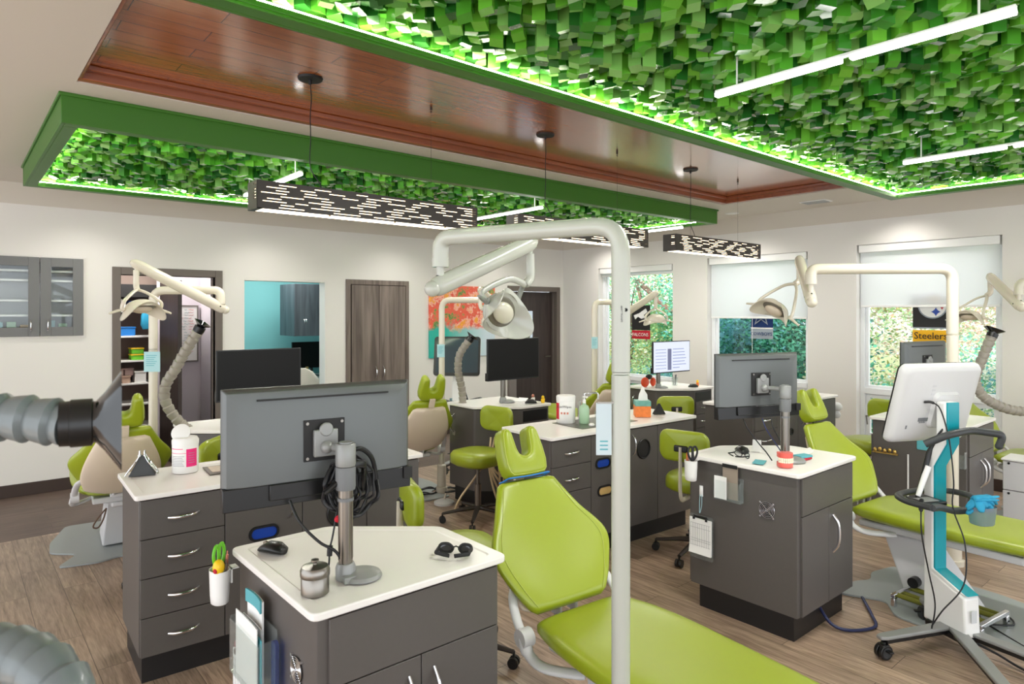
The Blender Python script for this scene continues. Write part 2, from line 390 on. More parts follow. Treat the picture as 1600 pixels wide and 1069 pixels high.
# windows
def window(n, y0, y1, zt, mull=.84):
    w = struct('window_%d' % n, (XW+.12, 0, 0)); x = 0; f = .05
    m = MB()
    m.box(-.02, y0, WB, .06, y0+f, zt); m.box(-.02, y1-f, WB, .06, y1, zt); m.box(-.02, y0+f, zt-f, .06, y1-f, zt); m.box(-.02, y0+f, WB, .06, y1-f, WB+f)
    m.box(-.03, y0+f, mull-.035, .06, y1-f, mull+.03)
    for a, b, c, e in ((y0+f, y1-f, mull+.03, zt-f), (y0+f, y1-f, WB+f, mull-.035)):
        s = .03 if c > 1 or c > mull else .045
        m.box(0, a, c, .045, a+s, e); m.box(0, b-s, c, .045, b, e); m.box(0, a+s, e-s, .045, b-s, e); m.box(0, a+s, c, .045, b-s, c+s)
    m.build('window_frame', M['winframe'], w, bevel=.004)
    m = MB(); m.box(.02, y0+f, WB+f, .026, y1-f, zt-f); m.build('window_pane', M['glass'], w)
    m = MB(); m.box(-.12-.02, y0-.0, WB-.03, .0, y1, WB); m.build('window_sill', M['winframe'], w, bevel=.003)
    m = MB(); m.cyl((-.01, y1-f-.02, .56), (-.03, y1-f-.02, .56), .01); m.cyl((-.03, y1-f-.02, .565), (-.03, y1-f-.03, .47), .007); m.build('window_handle', M['steel'], w)
for i in range(3): window(i+1, WY[i][0], WY[i][1], WT[i], .84 if i else .73)
window(4, -1.6, -.2, 2.43); window(5, -3.9, -2.4, 2.43)
# closet (window panes seen, doors built in)
c = thing('built_in_closet', 'tall grey-brown wood built-in closet with two doors and curved silver handles', 'closet', (3.766, YW, 0))
m = MB(); W = .905; m.box(0, -.02, 0, .06, .14, 2.112); m.box(W-.045, -.02, 0, W, .14, 2.112); m.box(.06, -.02, 2.05, W-.045, .14, 2.112); m.box(.06,.1,0,W-.045,.13,2.05); m.build('closet_frame', M['closet'], c, bevel=.003)
for x0, x1, hx in ((.078, .462, .41), (.468, W-.05, .52)):
    m = MB(); m.box(x0, -.012, .02, x1, .01, 2.045); d = m.build('closet_door', M['closet'], c, bevel=.002)
    m = MB(); m.tube(spl([(hx, -.012, .86), (hx, -.045, .90), (hx, -.045, .96), (hx, -.012, 1.0)]), .008, 10, flat=1.4); m.build('handle', M['chrome'], d)
# glass cabinet let into the wall
c = thing('glass_door_cabinet', 'grey wall cabinet with two glass doors and white shelves, set into the wall', 'cabinet', (0, YW, 0))
m = MB(); x0, x1, z0, z1 = -.6, .985, 1.50, 2.19
m.box(x0, 0, z0, x1, .02+.30, z0+.018); m.box(x0, 0, z1-.018, x1, .32, z1); m.box(x0, 0, z0, x0+.018, .32, z1); m.box(x1-.018, 0, z0, x1, .32, z1); m.box(x0, .30, z0, x1, .32, z1)
m.build('cabinet_box', mat('grey_cab_inner', rgb(214,214,216), .5), c)
for z in (1.66, 1.80, 1.99, 2.08):
    m = MB(); m.box(x0+.02, .03, z, x1-.02, .29, z+.018); m.build('shelf', M['white'], c)
m = MB()
for a, b, e, f in ((x0-.05, x1+.04, z0-.045, z0), (x0-.05, x1+.04, z1, z1+.045), (x1, x1+.04, z0, z1)): m.box(a, -.006, e, b, .002, f)
m.build('cabinet_surround', M['wall'], c, bevel=.002)
LX = [(-.59, -.08), (-.07, .0), (.035-.55, .655), (.66, 1.0)]
for a, b, hx, k in ((-.02-.0, .652, .585, 0), (.658, 1.0, .715, 1), (-.70, -.026, -.1, 2)):
    z0, z1 = 1.475, 2.215; s = .085
    m = MB(); m.box(a, -.026, z0, a+s, -.006, z1); m.box(b-s, -.026, z0, b, -.006, z1); m.box(a+s, -.026, z0, b-s, -.006, z0+s); m.box(a+s, -.026, z1-s, b-s, -.006, z1)
    d = m.build('cabinet_door', mat('cab_door_grey%d' % k, rgb(112,112,112), .45), c, bevel=.002)
    m = MB(); m.box(a+s, -.018, z0+s, b-s, -.014, z1-s); m.build('glass', clear('cabinet_glass%d' % k, (.94,.96,.96,1), .0, .02), d)
    m = MB(); m.tube(spl([(hx, -.026, 1.52), (hx, -.052, 1.55), (hx, -.052, 1.61), (hx, -.026, 1.64)]), .005, 8); m.build('handle', M['chrome'], d)
rr = random.Random(3)
for k in range(9):
    x = .05+k*.1; m = MB(); h = .06+rr.random()*.05; m.box(-.035, -.04, 0, .035, .04, h)
    mm = [M['greensoap'], M['tan'], M['paper'], M['bluetag']][k % 4]
    o = m.build('supply_box', mm, bevel=.004); o.location = (x, YW+.14, 1.5185); tag(o, 'small dim supply box on the bottom shelf behind the cabinet glass', 'box', 'supply boxes in the glass wall cabinet')

# ------------------------------------------------------------------ rooms behind the left wall
m = MB(); m.box(1.0, 9.3, 0, 2.45, 9.4, 2.6); m.build('wall_storage_back', M['brownwall'], smooth=False, kind='structure')
m = MB(); m.box(1.0, YW+.15, 0, 1.1, 9.3, 2.6); m.build('wall_storage_left', M['brownwall'], smooth=False, kind='structure')
m = MB(); m.add([(1.90, 8.72, 0), (2.45, 8.72, 0), (2.45, 8.78, 0), (1.90, 8.78, 0), (1.90, 8.72, 2.6), (2.45, 8.72, 2.6), (2.45, 8.78, 2.6), (1.90, 8.78, 2.6)], [(0,3,2,1),(4,5,6,7),(0,1,5,4),(1,2,6,5),(2,3,7,6),(3,0,4,7)])
m.box(2.38, YW+.15, 0, 2.45, 8.72, 2.6); m.build('wall_storage_right', M['lilac'], smooth=False, kind='structure')
m = MB(); m.box(2.45, 9.6, 0, 4.6, 9.7, 2.6); m.box(2.45, YW+.15, 0, 2.5, 9.6, 2.6); m.build('wall_teal', M['teal'], smooth=False, kind='structure')
m = MB(); m.box(4.5, YW+.15, 0, 4.6, 9.6, 2.6); m.build('wall_teal_side', M['teal'], smooth=False, kind='structure')
m = MB(); m.box(3.490, YW-.004, 0, 3.511, YW+.155, 2.079); m.box(2.536, YW-.004, 2.06, 3.489, YW+.155, 2.079); m.build('trim_2', M['wall'], bevel=.003, kind='structure')
# storage shelving
s = thing('storage_shelving', 'open shelving unit full of supplies inside the storage room', 'shelf', (1.32, 8.85, 0))
m = MB(); m.box(0, 0, 0, .02, .42, 2.0); m.box(.60, 0, 0, .62, .42, 2.0); m.box(.02, .40, 0, .60, .42, 2.0); m.build('shelf_side', mat('shelf_back_brown', rgb(120,100,92), .6), s)
for z in (.35, .62, .86, 1.13, 1.42, 1.72):
    m = MB(); m.box(.02, -.0, z-.02, .60, .40, z); m.build('shelf_board', M['paper'], s, bevel=.002)
m = MB(); m.box(0, -.01, 1.88, .62, .42, 2.03); m.build('shelf_top', M['matblack'], s)
def crate(name, col, x, y, z, w, d, h, lab, cat='box', grp=None, lid=None):
    t = thing(name, lab, cat, (x, y, z), 0, grp)
    m = MB(); wt = .006
    m.box(-w/2, -d/2, 0, w/2, d/2, wt); m.box(-w/2, -d/2, wt, -w/2+wt, d/2, h); m.box(w/2-wt, -d/2, wt, w/2, d/2, h); m.box(-w/2+wt, -d/2, wt, w/2-wt, -d/2+wt, h); m.box(-w/2+wt, d/2-wt, wt, w/2-wt, d/2, h)
    m.build('box_body', col, t, bevel=.003)
    m = MB(); m.box(-w/2-.006, -d/2-.006, h, w/2+.006, d/2+.006, h+.015); m.build('box_lid', lid or col, t, bevel=.003)
crate('storage_box', M['blue'], 1.53, 9.02, 1.421, .34, .22, .09, 'low bright blue plastic box on the storage room shelf')
crate('storage_box', M['paper'], 1.50, 9.0, 1.721, .2, .2, .12, 'white box on the top shelf of the storage room')
crate('storage_box', M['bluedeep'], 1.72, 9.0, 1.721, .16, .2, .1, 'dark blue box on the top shelf of the storage room')
crate('storage_box', M['limeplastic'], 1.72, 8.97, 1.131, .13, .16, .055, 'yellow-green box, lower of the two stacked on the shelf', lid=M['yellow'])
crate('storage_box', M['limeplastic'], 1.72, 8.97, 1.205, .13, .16, .055, 'yellow-green box, upper of the two stacked on the shelf', lid=M['yellow'])
for k in range(6):
    crate('carton', mat('carton%d' % k, rgb(196-6*k,164-5*k,136), .7), 1.40+.1*k-(.0 if k<3 else .27), 8.97, .861+(.0 if k < 3 else .09), .09, .16, .07, 'small tan carton in the stacks on the storage room shelf', grp='tan cartons on the storage shelf')
crate('storage_box', M['white'], 1.75, 8.97, .861, .12, .18, .12, 'white box right of the tan cartons on the shelf')
m = MB(); m.pad([((0,0,0),(1,0,0),(0,1,0),.03,.02,0), ((0,0,.05),(1,0,0),(0,1,0),.05,.03,0), ((0,0,.16),(1,0,0),(0,1,0),.045,.03,0), ((0,0,.2),(1,0,0),(0,1,0),.03,.02,0)]); o = m.build('cloth_bag', M['ltblue']); o.location = (1.78, 8.78, 1.5); tag(o, 'light blue bag hanging at the front of the storage shelves', 'bag')
# whiteboard
w = thing('whiteboard', 'framed whiteboard with coloured handwriting on the storage room wall', 'whiteboard', (2.16, 8.71, 1.44))
m = MB(); m.box(-.17, -.012, -.33, .17, .0, .33); m.build('board', M['paper'], w)
m = MB(); m.box(-.185, -.02, -.345, -.17, 0, .345); m.box(.17, -.02, -.345, .185, 0, .345); m.box(-.17, -.02, .33, .17, 0, .345); m.box(-.17, -.02, -.345, .17, 0, -.33); m.build('board_frame', M['steel'], w)
cols = [rgb(60,60,180), rgb(220,70,90), rgb(90,150,150), rgb(200,40,40)]
for ci, cc in enumerate(cols):
    m = MB(); r2 = random.Random(ci)
    for k in range(16):
        x = -.14+.07*ci+r2.random()*.03; z = .29-k*.034
        pts = [(x+.006*j+r2.uniform(-.002,.002), -.0145, z+r2.uniform(-.008,.008)) for j in range(6+r2.randint(0,4))]
        m.tube(pts, .0016, 5)
    m.build('handwriting', mat('marker%d' % ci, cc, .6), w)
# storage room door, opened dark leaf
m = MB(); m.box(-.02, 0, .01, .02, .82, 2.05); o = m.build('dark_door_leaf', M['doorwood'], bevel=.003); o.location = (1.93, 7.85, 0); tag(o, 'dark wooden door leaf standing open inside the storage room', 'door')
# teal room: wall cabinet
c = thing('teal_room_wall_cabinet', 'slate wood wall cabinet with open paper cubby on the teal wall', 'cabinet', (3.50, 8.55, 1.38))
m = MB(); m.box(0, 0, 0, .36, .5, .70); m.box(.36, 0, .28, .72, .5, .70); m.box(.36, .2, 0, .72, .5, .28); m.box(.70, 0, 0, .72, .2, .28); m.box(.36, 0, 0, .72, .2, .015); m.build('cabinet_body', M['bluewood'], c, bevel=.002)
m = MB(); m.box(.362, .01, .09, .70, .2, .098); m.box(.362, .01, .18, .70, .2, .188); m.build('cubby_shelf', M['matblack'], c)
for x in (.13, .155, .50): 
    m = MB(); zz = .16 if x < .3 else .42; m.tube(spl([(x, 0, zz), (x, -.025, zz+.02), (x, -.025, zz+.05), (x, 0, zz+.07)]), .006, 8); m.build('handle', M['chrome'], c)
for k, z in enumerate((.016, .099, .189)):
    for j in range(3):
        m = MB(); m.box(-.12, -.09, 0, .12, .08, .008); o = m.build('paper_stack', M['paper']); o.location = (3.50+.52+.01*j, 8.56+.1, 1.38+z+.009*j); o.rotation_euler = (0,0,.08*j-.05); tag(o, 'sheaf of white papers lying in the open cubby of the slate cabinet', 'papers', 'papers in the slate cabinet cubby')
crate('wall_dispenser', M['acrylic'], 2.70, 9.55, 1.20, .22, .08, .17, 'clear wall-hung dispenser box on the teal wall', 'dispenser', lid=M['bluetag'])
m = MB(); m.box(2.9, 8.9, .74, 4.45, 9.59, .77); o = m.build('teal_room_counter', M['counter'], bevel=.004); tag(o, 'white counter inside the teal room', 'counter')
t = thing('computer_monitor', 'dark monitor at the right inside the teal room', 'monitor', (4.05, 9.25, .77))
m = MB(); m.box(-.3, -.02, .12, .3, .02, .5); m.build('screen_panel', M['screen'], t, bevel=.004); m = MB(); m.cyl((0,.02,0), (0,.02,.2), .02); m.box(-.1,-.08,0,.1,.08,.01); m.build('stand', M['black'], t)
t = thing('computer_monitor', 'low dark screen peeking above the teal room counter', 'monitor', (3.3, 9.35, .77)); m = MB(); m.box(-.17, -.02, .05, .17, .02, .33); m.build('screen_panel', M['screen'], t, bevel=.004); m = MB(); m.box(-.05, -.05, 0, .05, .05, .05); m.build('stand', M['black'], t)
m = MB(); m.lathe([(.03,0),(.04,.005),(.04,.1),(.025,.12),(.02,.14),(.02,.16)]); o = m.build('bottle', M['tan']); o.location = (3.86, 8.98, .7705); tag(o, 'tan bottle with yellow cap on the teal room counter', 'bottle')
# coat draped on chair in the teal room
t = thing('white_coat', 'white coat draped over a chair back in the teal room', 'coat', (3.58, 8.3, 0))
m = MB(); m.pad([((0,0,.42),(1,0,0),(0,1,0),.2,.06,0), ((0,0,.62),(1,0,0),(0,1,0),.21,.06,.01), ((-.02,0,.8),(1,0,0),(0,1,0),.19,.055,.02), ((-.05,0,.92),(1,0,0),(0,1,0),.12,.05,.02), ((-.08,0,.97),(1,0,0),(0,1,0),.05,.04,0)]); m.build('coat', mat('coat_cloth', rgb(232,224,212), .85, bump=.6, bscale=12), t)
t = thing('office_chair', 'dark chair under the white coat in the teal room', 'chair', (3.58, 8.3, 0))
m = MB(); m.cyl((0,.05,0), (0,.05,.5), .02); m.box(-.2,-.18,.4,.2,.22,.44)
for k in range(4): m.tube([(0,.05,.05), (.22*math.cos(k*PI/2+.4), .05+.22*math.sin(k*PI/2+.4), .02)], .015, 8)
m.build('chair_frame', M['matblack'], t)

# ------------------------------------------------------------------ gloss wood ceiling tray
t = thing('wood_ceiling_panel', 'glossy red-brown wood plank panel recessed in the white ceiling', 'ceiling panel', (0,0,0))
m = MB(); m.box(.5, 2.45, 2.955, 6.5, 4.02, 2.985); m.build('wood_panel', M['tray'], t)
m = MB()
for a in (0,):
    m.box(.5, 3.965, 2.885, 6.5, 4.02, 2.955); m.box(6.445, 2.45, 2.885, 6.5, 3.965, 2.955); m.box(.5, 2.45, 2.885, .52, 3.965, 2.955)
    m.box(.5, 3.93, 2.925, 6.445, 3.965, 2.955); m.box(6.41, 2.45, 2.925, 6.445, 3.93, 2.955)
m.build('moulding', M['moulding'], t, bevel=.006)

# ------------------------------------------------------------------ green block clouds
def block_mats():
    out = []
    for i, c in enumerate([(80,158,44), (56,130,36), (104,176,52), (34,98,32), (128,186,92)]):
        out.append(mat('green_block_%d' % i, rgb(*c), .22, spec=.6, coat=.3, coatr=.12))
    return out
BM = block_mats()
def cloud(name, label, x0, x1, y0, y1, seed, big, vis):
    t = thing('ceiling_cloud', label, 'ceiling panel', (x0, y0, 2.717), 0, 'green framed block ceiling panels')
    L, W = x1-x0, y1-y0; r = .085
    m = MB()
    m.box(0, 0, 0, L, .02, .165); m.box(0, W-.02, 0, L, W, .165); m.box(0, .02, 0, .02, W-.02, .165); m.box(L-.02, .02, 0, L, W-.02, .165)
    m.box(.02, .02, 0, L-.02, r, .012); m.box(.02, W-r, 0, L-.02, W-.02, .012); m.box(.02, r, 0, r, W-r, .012); m.box(L-r, r, 0, L-.02, W-r, .012)
    for a in ((.075,.075,L-.075,.085),(.075,W-.085,L-.075,W-.075),(.075,.085,.085,W-.085),(L-.085,.085,L-.075,W-.085)): m.box(a[0], a[1], .012, a[2], a[3], .034)
    m.box(-.012, -.012, .145, L+.012, 0, .163); m.box(-.012, W, .145, L+.012, W+.012, .163); m.box(-.012, 0, .145, 0, W, .163); m.box(L, 0, .145, L+.012, W, .163)
    m.build('frame', M['green_frame'], t, bevel=.003)
    m = MB(); m.box(.02, .02, .15, L-.02, W-.02, .162); m.build('backing', BM[0], t)
    m = MB()
    m.box(.075, .075, .0345, L-.075, .084, .039); m.box(.075, W-.084, .0345, L-.075, W-.075, .039); m.box(.075, .084, .0345, .084, W-.084, .039); m.box(L-.084, .084, .0345, L-.075, W-.084, .039)
    m.build('led_strip', M['led'], t)
    rn = random.Random(seed); s = .062; P = []
    nx, ny = int((L-.05)/s), int((W-.05)/s)
    for i in range(nx):
        for j in range(ny):
            x = .025+(i+.5)*(L-.05)/nx+rn.uniform(-.006,.006); y = .025+(j+.5)*(W-.05)/ny+rn.uniform(-.006,.006)
            h = rn.choice([.05,.07,.08,.10,.11,.13])+rn.uniform(-.01,.01)
            e = min(x, y, L-x, W-y)
            if e < .40: h = min(h, .065+.13*e+rn.uniform(-.02,.008))
            if e < .075: h = .090+rn.uniform(-.012,.008)
            a = rn.uniform(-.2, .2)+PI/4 if rn.random() < .8 else rn.uniform(0, 1.5); hw = rn.uniform(.022, .028)
            P.append((x, y, h, a, hw, rn.uniform(-.3,.3), rn.uniform(-.3,.3), rn.randint(0, 4)))
    P.sort(key=lambda p: vis(p[0]+x0, p[1]+y0))
    def blk(m, p, mi):
        x, y, h, a, hw, tx, ty, c = p; z1 = .15; z0 = z1-h; vs = []
        for zz in (z0, z1):
            for sx, sy in ((-1,-1),(1,-1),(1,1),(-1,1)):
                lx, ly = sx*hw, sy*hw; dz = (tx*lx+ty*ly)*1.0 if zz == z0 else 0
                vs.append((x+lx*math.cos(a)-ly*math.sin(a), y+lx*math.sin(a)+ly*math.cos(a), zz+dz))
        m.add(vs, [(0,3,2,1),(4,5,6,7),(0,1,5,4),(1,2,6,5),(2,3,7,6),(3,0,4,7)], None, mi)
    for p in P[:100]:
        mb = MB(); blk(mb, p, 0); mb.build('block', BM[p[7]], t, smooth=False)
    mb = MB()
    for p in P[100:]: blk(mb, p, p[7])
    mb.build('blocks', BM, t, smooth=False, kind='stuff')
def vis(X, Y):
    t = .6494*X+.7604*Y
    if t < .8: return 99
    px = 800+1032*(.7604*X-.6494*Y)/t; py = 488-1.15*1032/t
    return t if (0 < px < 1600 and py > 5) else 50+t
cloud('near', 'green frame ceiling panel of lime blocks overhead, nearer the camera', .40, 6.52, -.05, 2.33, 11, 1, vis)
cloud('far', 'green frame ceiling panel of lime blocks beyond the wood tray', .46, 6.74, 4.25, 6.61, 12, 0, vis)
# linear lamps under the clouds
def linear(x, y0, y1, lab, grp):
    t = thing('linear_lamp', lab, 'lamp', (x, y0, 2.64), 0, grp)
    L = y1-y0
    m = MB(); m.box(-.012, 0, .018, .012, L, .03); m.build('lamp_housing', M['white'], t, bevel=.002)
    for a, b in ((.0, L*.47), (L*.5, L)):
        m = MB(); m.box(-.015, a, 0, .015, b, .018); m.build('lamp_tube', M['tube'], t, bevel=.004)
    m = MB(); m.cyl((0, .1, .03), (0, .1, .2), .004, seg=6); m.cyl((0, L-.1, .03), (0, L-.1, .2), .004, seg=6); m.build('lamp_stem', M['white'], t)
g1 = 'linear lamps under the near block ceiling panel'; g2 = 'linear lamps under the far block ceiling panel'
linear(2.56, .55, 1.62, 'bright white linear lamp at the top right, nearest overhead', g1)
linear(4.63, .50, 1.58, 'white linear lamp under the blocks, second from camera at right edge', g1)
linear(1.84, 4.38, 5.5, 'white linear lamp under the far blocks, behind the nearest pendant', g2)
linear(4.10, 4.38, 5.5, 'white linear lamp under the far blocks, right of the nearest pendant', g2)
linear(6.25, 4.38, 5.5, 'white linear lamp under the far blocks, at their far right end', g2)

# ------------------------------------------------------------------ slotted pendants
def pendant(xc, lab, seed):
    t = thing('pendant_lamp', lab, 'lamp', (xc, 3.39, 2.22), 0, 'slotted black pendants under the wood panel')
    L, W, H = 1.38, .13, .138; rn = random.Random(seed)
    def plate(n, l, fx):
        m = MB(); rows = 9; sh = .0044; gh = (H-rows*sh)/(rows+1)
        for r in range(rows+1): fx(m, 0, l, r*(gh+sh), r*(gh+sh)+gh)
        for r in range(rows):
            z0 = r*(gh+sh)+gh; z1 = z0+sh; x = .0; g = rn.uniform(.02, .12) if l > .5 else .0
            while True:
                if l < .5:
                    cut = (.0, .035) if rn.random() < .4 else None
                    fx(m, .012 if not cut else .047, l, z0, z1); fx(m, 0, .012, z0, z1); break
                fx(m, x, min(x+g, l), z0, z1); x += g
                if x >= l-.012: break
                x += rn.uniform(.06, .17); g = rn.uniform(.04, .20)
                if x >= l-.02: fx(m, l-.012, l, z0, z1); break
        return m
    m = plate(0, L, lambda m, a, b, c, d: m.box(a-L/2, -W/2, c, b-L/2, -W/2+.003, d))
    m.build('side_plate', M['blackmetal'], t, smooth=False)
    m = plate(0, L, lambda m, a, b, c, d: m.box(a-L/2, W/2-.003, c, b-L/2, W/2, d)); m.build('side_plate', M['blackmetal'], t, smooth=False)
    for sx in (-1, 1):
        m = plate(0, W, lambda m, a, b, c, d: m.box(sx*L/2-.0015, a-W/2, c, sx*L/2+.0015, b-W/2, d)); m.build('end_plate', M['blackmetal'], t, smooth=False)
    m = MB(); m.box(-L/2, -W/2, H, L/2, W/2, H+.004); m.box(-L/2,-W/2,0,-L/2+.03,W/2,.004); m.box(L/2-.03,-W/2,0,L/2,W/2,.004); m.build('top_plate', M['blackmetal'], t)
    m = MB(); m.box(-L/2+.03, -W/2+.012, .012, L/2-.03, W/2-.012, H-.008); m.build('diffuser', M['warm'], t)
    m = MB(); m.box(-L/2+.03, -W/2+.006, .002, L/2-.03, W/2-.006, .010); m.build('bottom_diffuser', M['warmb'], t)
    m = MB()
    for x in (-.3, .1, .45): m.ell((x, -W/2+.01, 0), (.007,.007,.005), nu=8, nv=6)
    m.build('screw', M['pcb'], t)
    top = 2.955-2.22; ax = -.385
    m = MB(); m.cyl((ax, 0, top-.012), (ax, 0, top), .062, .066, 28); m.cyl((ax, 0, top-.035), (ax, 0, top-.012), .008, .01, 10); m.build('canopy', M['matblack'], t)
    m = MB(); m.tube(spl([(ax, 0, top-.03), (ax+.006, 0, top-.12), (ax, 0, top-.2), (ax+.002, 0, top-.33), (ax, 0, .26), (ax+.05, 0, .18), (ax+.07, 0, H)]), .0028, 6); m.tube([(ax,0,.27),(ax,0,H)], .001, 5); m.build('power_cord', M['cord'], t)
    m = MB(); m.cyl((-ax, 0, top-.02), (-ax, 0, top), .008, seg=10); m.cyl((-ax, 0, H), (-ax, 0, top-.02), .0009, seg=6); m.cyl((-ax,0,top-.035),(-ax,0,top-.028),.006, seg=8); m.build('hanging_cable', M['blackmetal'], t)
for k, (x, l) in enumerate(((1.86, 'black slotted box pendant, nearest the camera and leftmost'), (3.59, 'black slotted box pendant, partly behind the big white pole arm'), (5.34, 'black slotted box pendant, farthest and nearest the windows'))): pendant(x, l, 20+k)
# downlights
def downlight(x, y, lab, pw=14):
    t = thing('recessed_downlight', lab, 'lamp', (x, y, ZC), 0, 'recessed ceiling downlights')
    m = MB(); m.lathe([(.055,-.001),(.075,-.001),(.078,-.006),(.055,-.008)]); m.build('trim_ring', M['white'], t)
    m = MB(); m.cyl((0,0,-.003), (0,0,-.001), .055, seg=24); m.build('lens', M['downlight'], t)
    l = bpy.data.lights.new('spot', 'SPOT'); l.energy = pw*2.6; l.spot_size = 2.3; l.spot_blend = 1.0; l.color = (1,.96,.9); l.shadow_soft_size = .05
    o = bpy.data.objects.new('downlight_lamp', l); C.objects.link(o); o.location = (x, y, ZC-.02)
downlight(7.10, 4.28, 'round recessed downlight in the white ceiling past the pendants')
for x, y in ((7.2, 2.55), (7.2, 6.6), (7.2, .8)): downlight(x, y, 'round recessed downlight along the window wall, hidden by the block panels')
for x in (1.0, 2.7, 4.4, 6.1): downlight(x, 7.0, 'round recessed downlight along the left wall, hidden behind the far block panel')
t = thing('air_vent', 'small white air vent grille in the ceiling near the windows', 'vent', (7.03, 3.25, ZC))
m = MB(); m.box(-.09, -.14, -.008, .09, .14, 0); m.build('vent_frame', M['white'], t, bevel=.002)
m = MB()
for k in range(7): m.box(-.07+.022*k, -.12, -.014, -.064+.022*k, .12, -.008)
m.build('slats', mat('vent_grey', rgb(170,170,168), .5), t)

# ------------------------------------------------------------------ roller blinds and banners
def blind(i, z, lab):
    y0, y1 = WY[i][0]+.02, WY[i][1]-.02; zt = WT[i]
    t = thing('roller_blind', lab, 'blind', (XW+.05, (y0+y1)/2, zt), 0, 'white roller blinds in the windows'); h = (y1-y0)/2
    m = MB(); m.box(-.04, -h, -.085, .02, h, -.002); m.build('cassette', M['white'], t, bevel=.004)
    m = MB(); m.box(0, -h+.01, z-zt, .0012, h-.01, -.08); m.build('blind_fabric', M['shade'], t)
    m = MB(); m.box(-.006, -h+.01, z-zt-.024, .006, h-.01, z-zt); m.build('bottom_rail', M['white'], t, bevel=.003)
    return t, h
blind(0, 2.26, 'white roller blind rolled almost fully up, leftmost window')
t, h = blind(1, 1.645, 'white roller blind pulled two thirds down in the middle window')
m = MB(); m.tube([(-.01, .05, 1.62-WT[1]), (-.012, .05, 1.2-WT[1]), (-.015, .035, .98-WT[1])], .003, 6); m.build('pull_cord', M['white'], t)
blind(2, 1.775, 'sheer white roller blind half down in the window at right')
def banner(y0, y1, z0, z1, lab, kind):
    t = thing('football_banner', lab, 'banner', (XW+.10, (y0+y1)/2, (z0+z1)/2), 0, 'team banners hanging in the windows')
    w, h = abs(y1-y0), z1-z0; F = lambda x, z, d=0: face_x(-.003-d, -x, z)
    rn = lambda x: .006*math.sin(x*14)
    def sheet(zz0, zz1, mt, nm, off=0):
        m = MB(); n = 12
        vs = []; 
        for k in range(n+1):
            y = -w/2+w*k/n
            for z in (zz0, zz1): vs += [(rn(y)-off, y, z), (rn(y)+.002, y, z)]
        fs = []
        for k in range(n):
            a = 4*k; b = a+4; fs += [(a, b, b+2, a+2), (a+1, a+3, b+3, b+1), (a, a+1, b+1, b), (a+2, b+2, b+3, a+3)]
        m.add(vs, fs); m.build(nm, mt, t)
    if kind == 'F':
        sheet(-h/2+.13, h/2, M['matblack'], 'cloth'); sheet(-h/2, -h/2+.125, M['red'], 'band')
        m = MB(); m.text('FALCONS', .070, F(0, -h/2+.062, .012), sx=.95); m.build('lettering', M['paper'], t, smooth=False)
        m = MB(); m.prism([(-.12,.0),(-.02,.03),(.10,.10),(.13,.05),(.06,.0),(.12,-.03),(.02,-.05),(-.04,-.02),(-.09,-.06)], 0, .002, F(0,.1,.012)); m.build('bird_mark', M['paper'], t)
    elif kind == 'C':
        sheet(-h/2+.14, h/2, M['navy'], 'cloth'); sheet(-h/2, -h/2+.125, M['silver'], 'band'); sheet(-h/2+.125, -h/2+.14, M['paper'], 'stripe')
        m = MB(); m.text('COWBOYS', .060, F(0, -h/2+.06, .012), sx=.95); m.build('lettering', M['navy'], t, smooth=False)
        def star(R, q): return [((R if k % 2 == 0 else R*.4)*math.sin(k*PI/5), (R if k % 2 == 0 else R*.4)*math.cos(k*PI/5)) for k in range(10)]
        m = MB(); m.prism(star(.15, 0), 0, .002, F(0, .07+.02, .011)); m.build('star', M['silver'], t, smooth=False)
        m = MB(); m.prism(star(.115, 0), 0, .002, F(0, .07+.02, .0145)); m.build('star_fill', M['navy'], t, smooth=False)
    else:
        sheet(-h/2+.155, h/2, M['matblack'], 'cloth'); sheet(-h/2, -h/2+.125, M['yelcloth'], 'band'); sheet(-h/2+.14, -h/2+.155, M['silver'], 'stripe')
        m = MB(); m.text('Steelers', .10, F(.0, -h/2+.065, .012), ext=.002, sx=.95); m.build('lettering', M['ink'], t, smooth=False)
        cz = h/2-.07-.04
        m = MB(); m.prism([(.135*math.cos(k*PI/24), .135*math.sin(k*PI/24)) for k in range(48)], 0, .002, F(.02, cz, .010)); m.build('emblem_ring', M['silver'], t)
        m = MB(); m.prism([(.122*math.cos(k*PI/24), .122*math.sin(k*PI/24)) for k in range(48)], 0, .002, F(.02, cz, .0125)); m.build('emblem_disc', M['paper'], t)
        m = MB(); m.text('Steelers', .034, F(-.045, cz, .016)); m.build('emblem_lettering', M['ink'], t, smooth=False)
        def hypo(R): 
            o = []
            for k in range(32):
                a = 2*PI*k/32; o.append((R*math.copysign(abs(math.cos(a))**3, math.cos(a)), R*math.copysign(abs(math.sin(a))**3, math.sin(a))))
            return o
        for x, z, mt in ((.03, .065, M['yelcloth']), (.085, 0, M['red']), (.03, -.065, M['bluedeep'])):
            m = MB(); m.prism(hypo(.048), 0, .002, F(.02+x, cz+z, .0155)); m.build('emblem_star', mt, t)
banner(6.27, 5.93, 1.31, 1.80, 'red and black football banner in the far left window', 'F')
banner(4.37, 4.07, 1.37, 1.78, 'navy and silver football banner below the blind, middle window', 'C')
banner(2.535, 2.195, 1.39, 1.88, 'black and gold football banner with round emblem, right window', 'S')

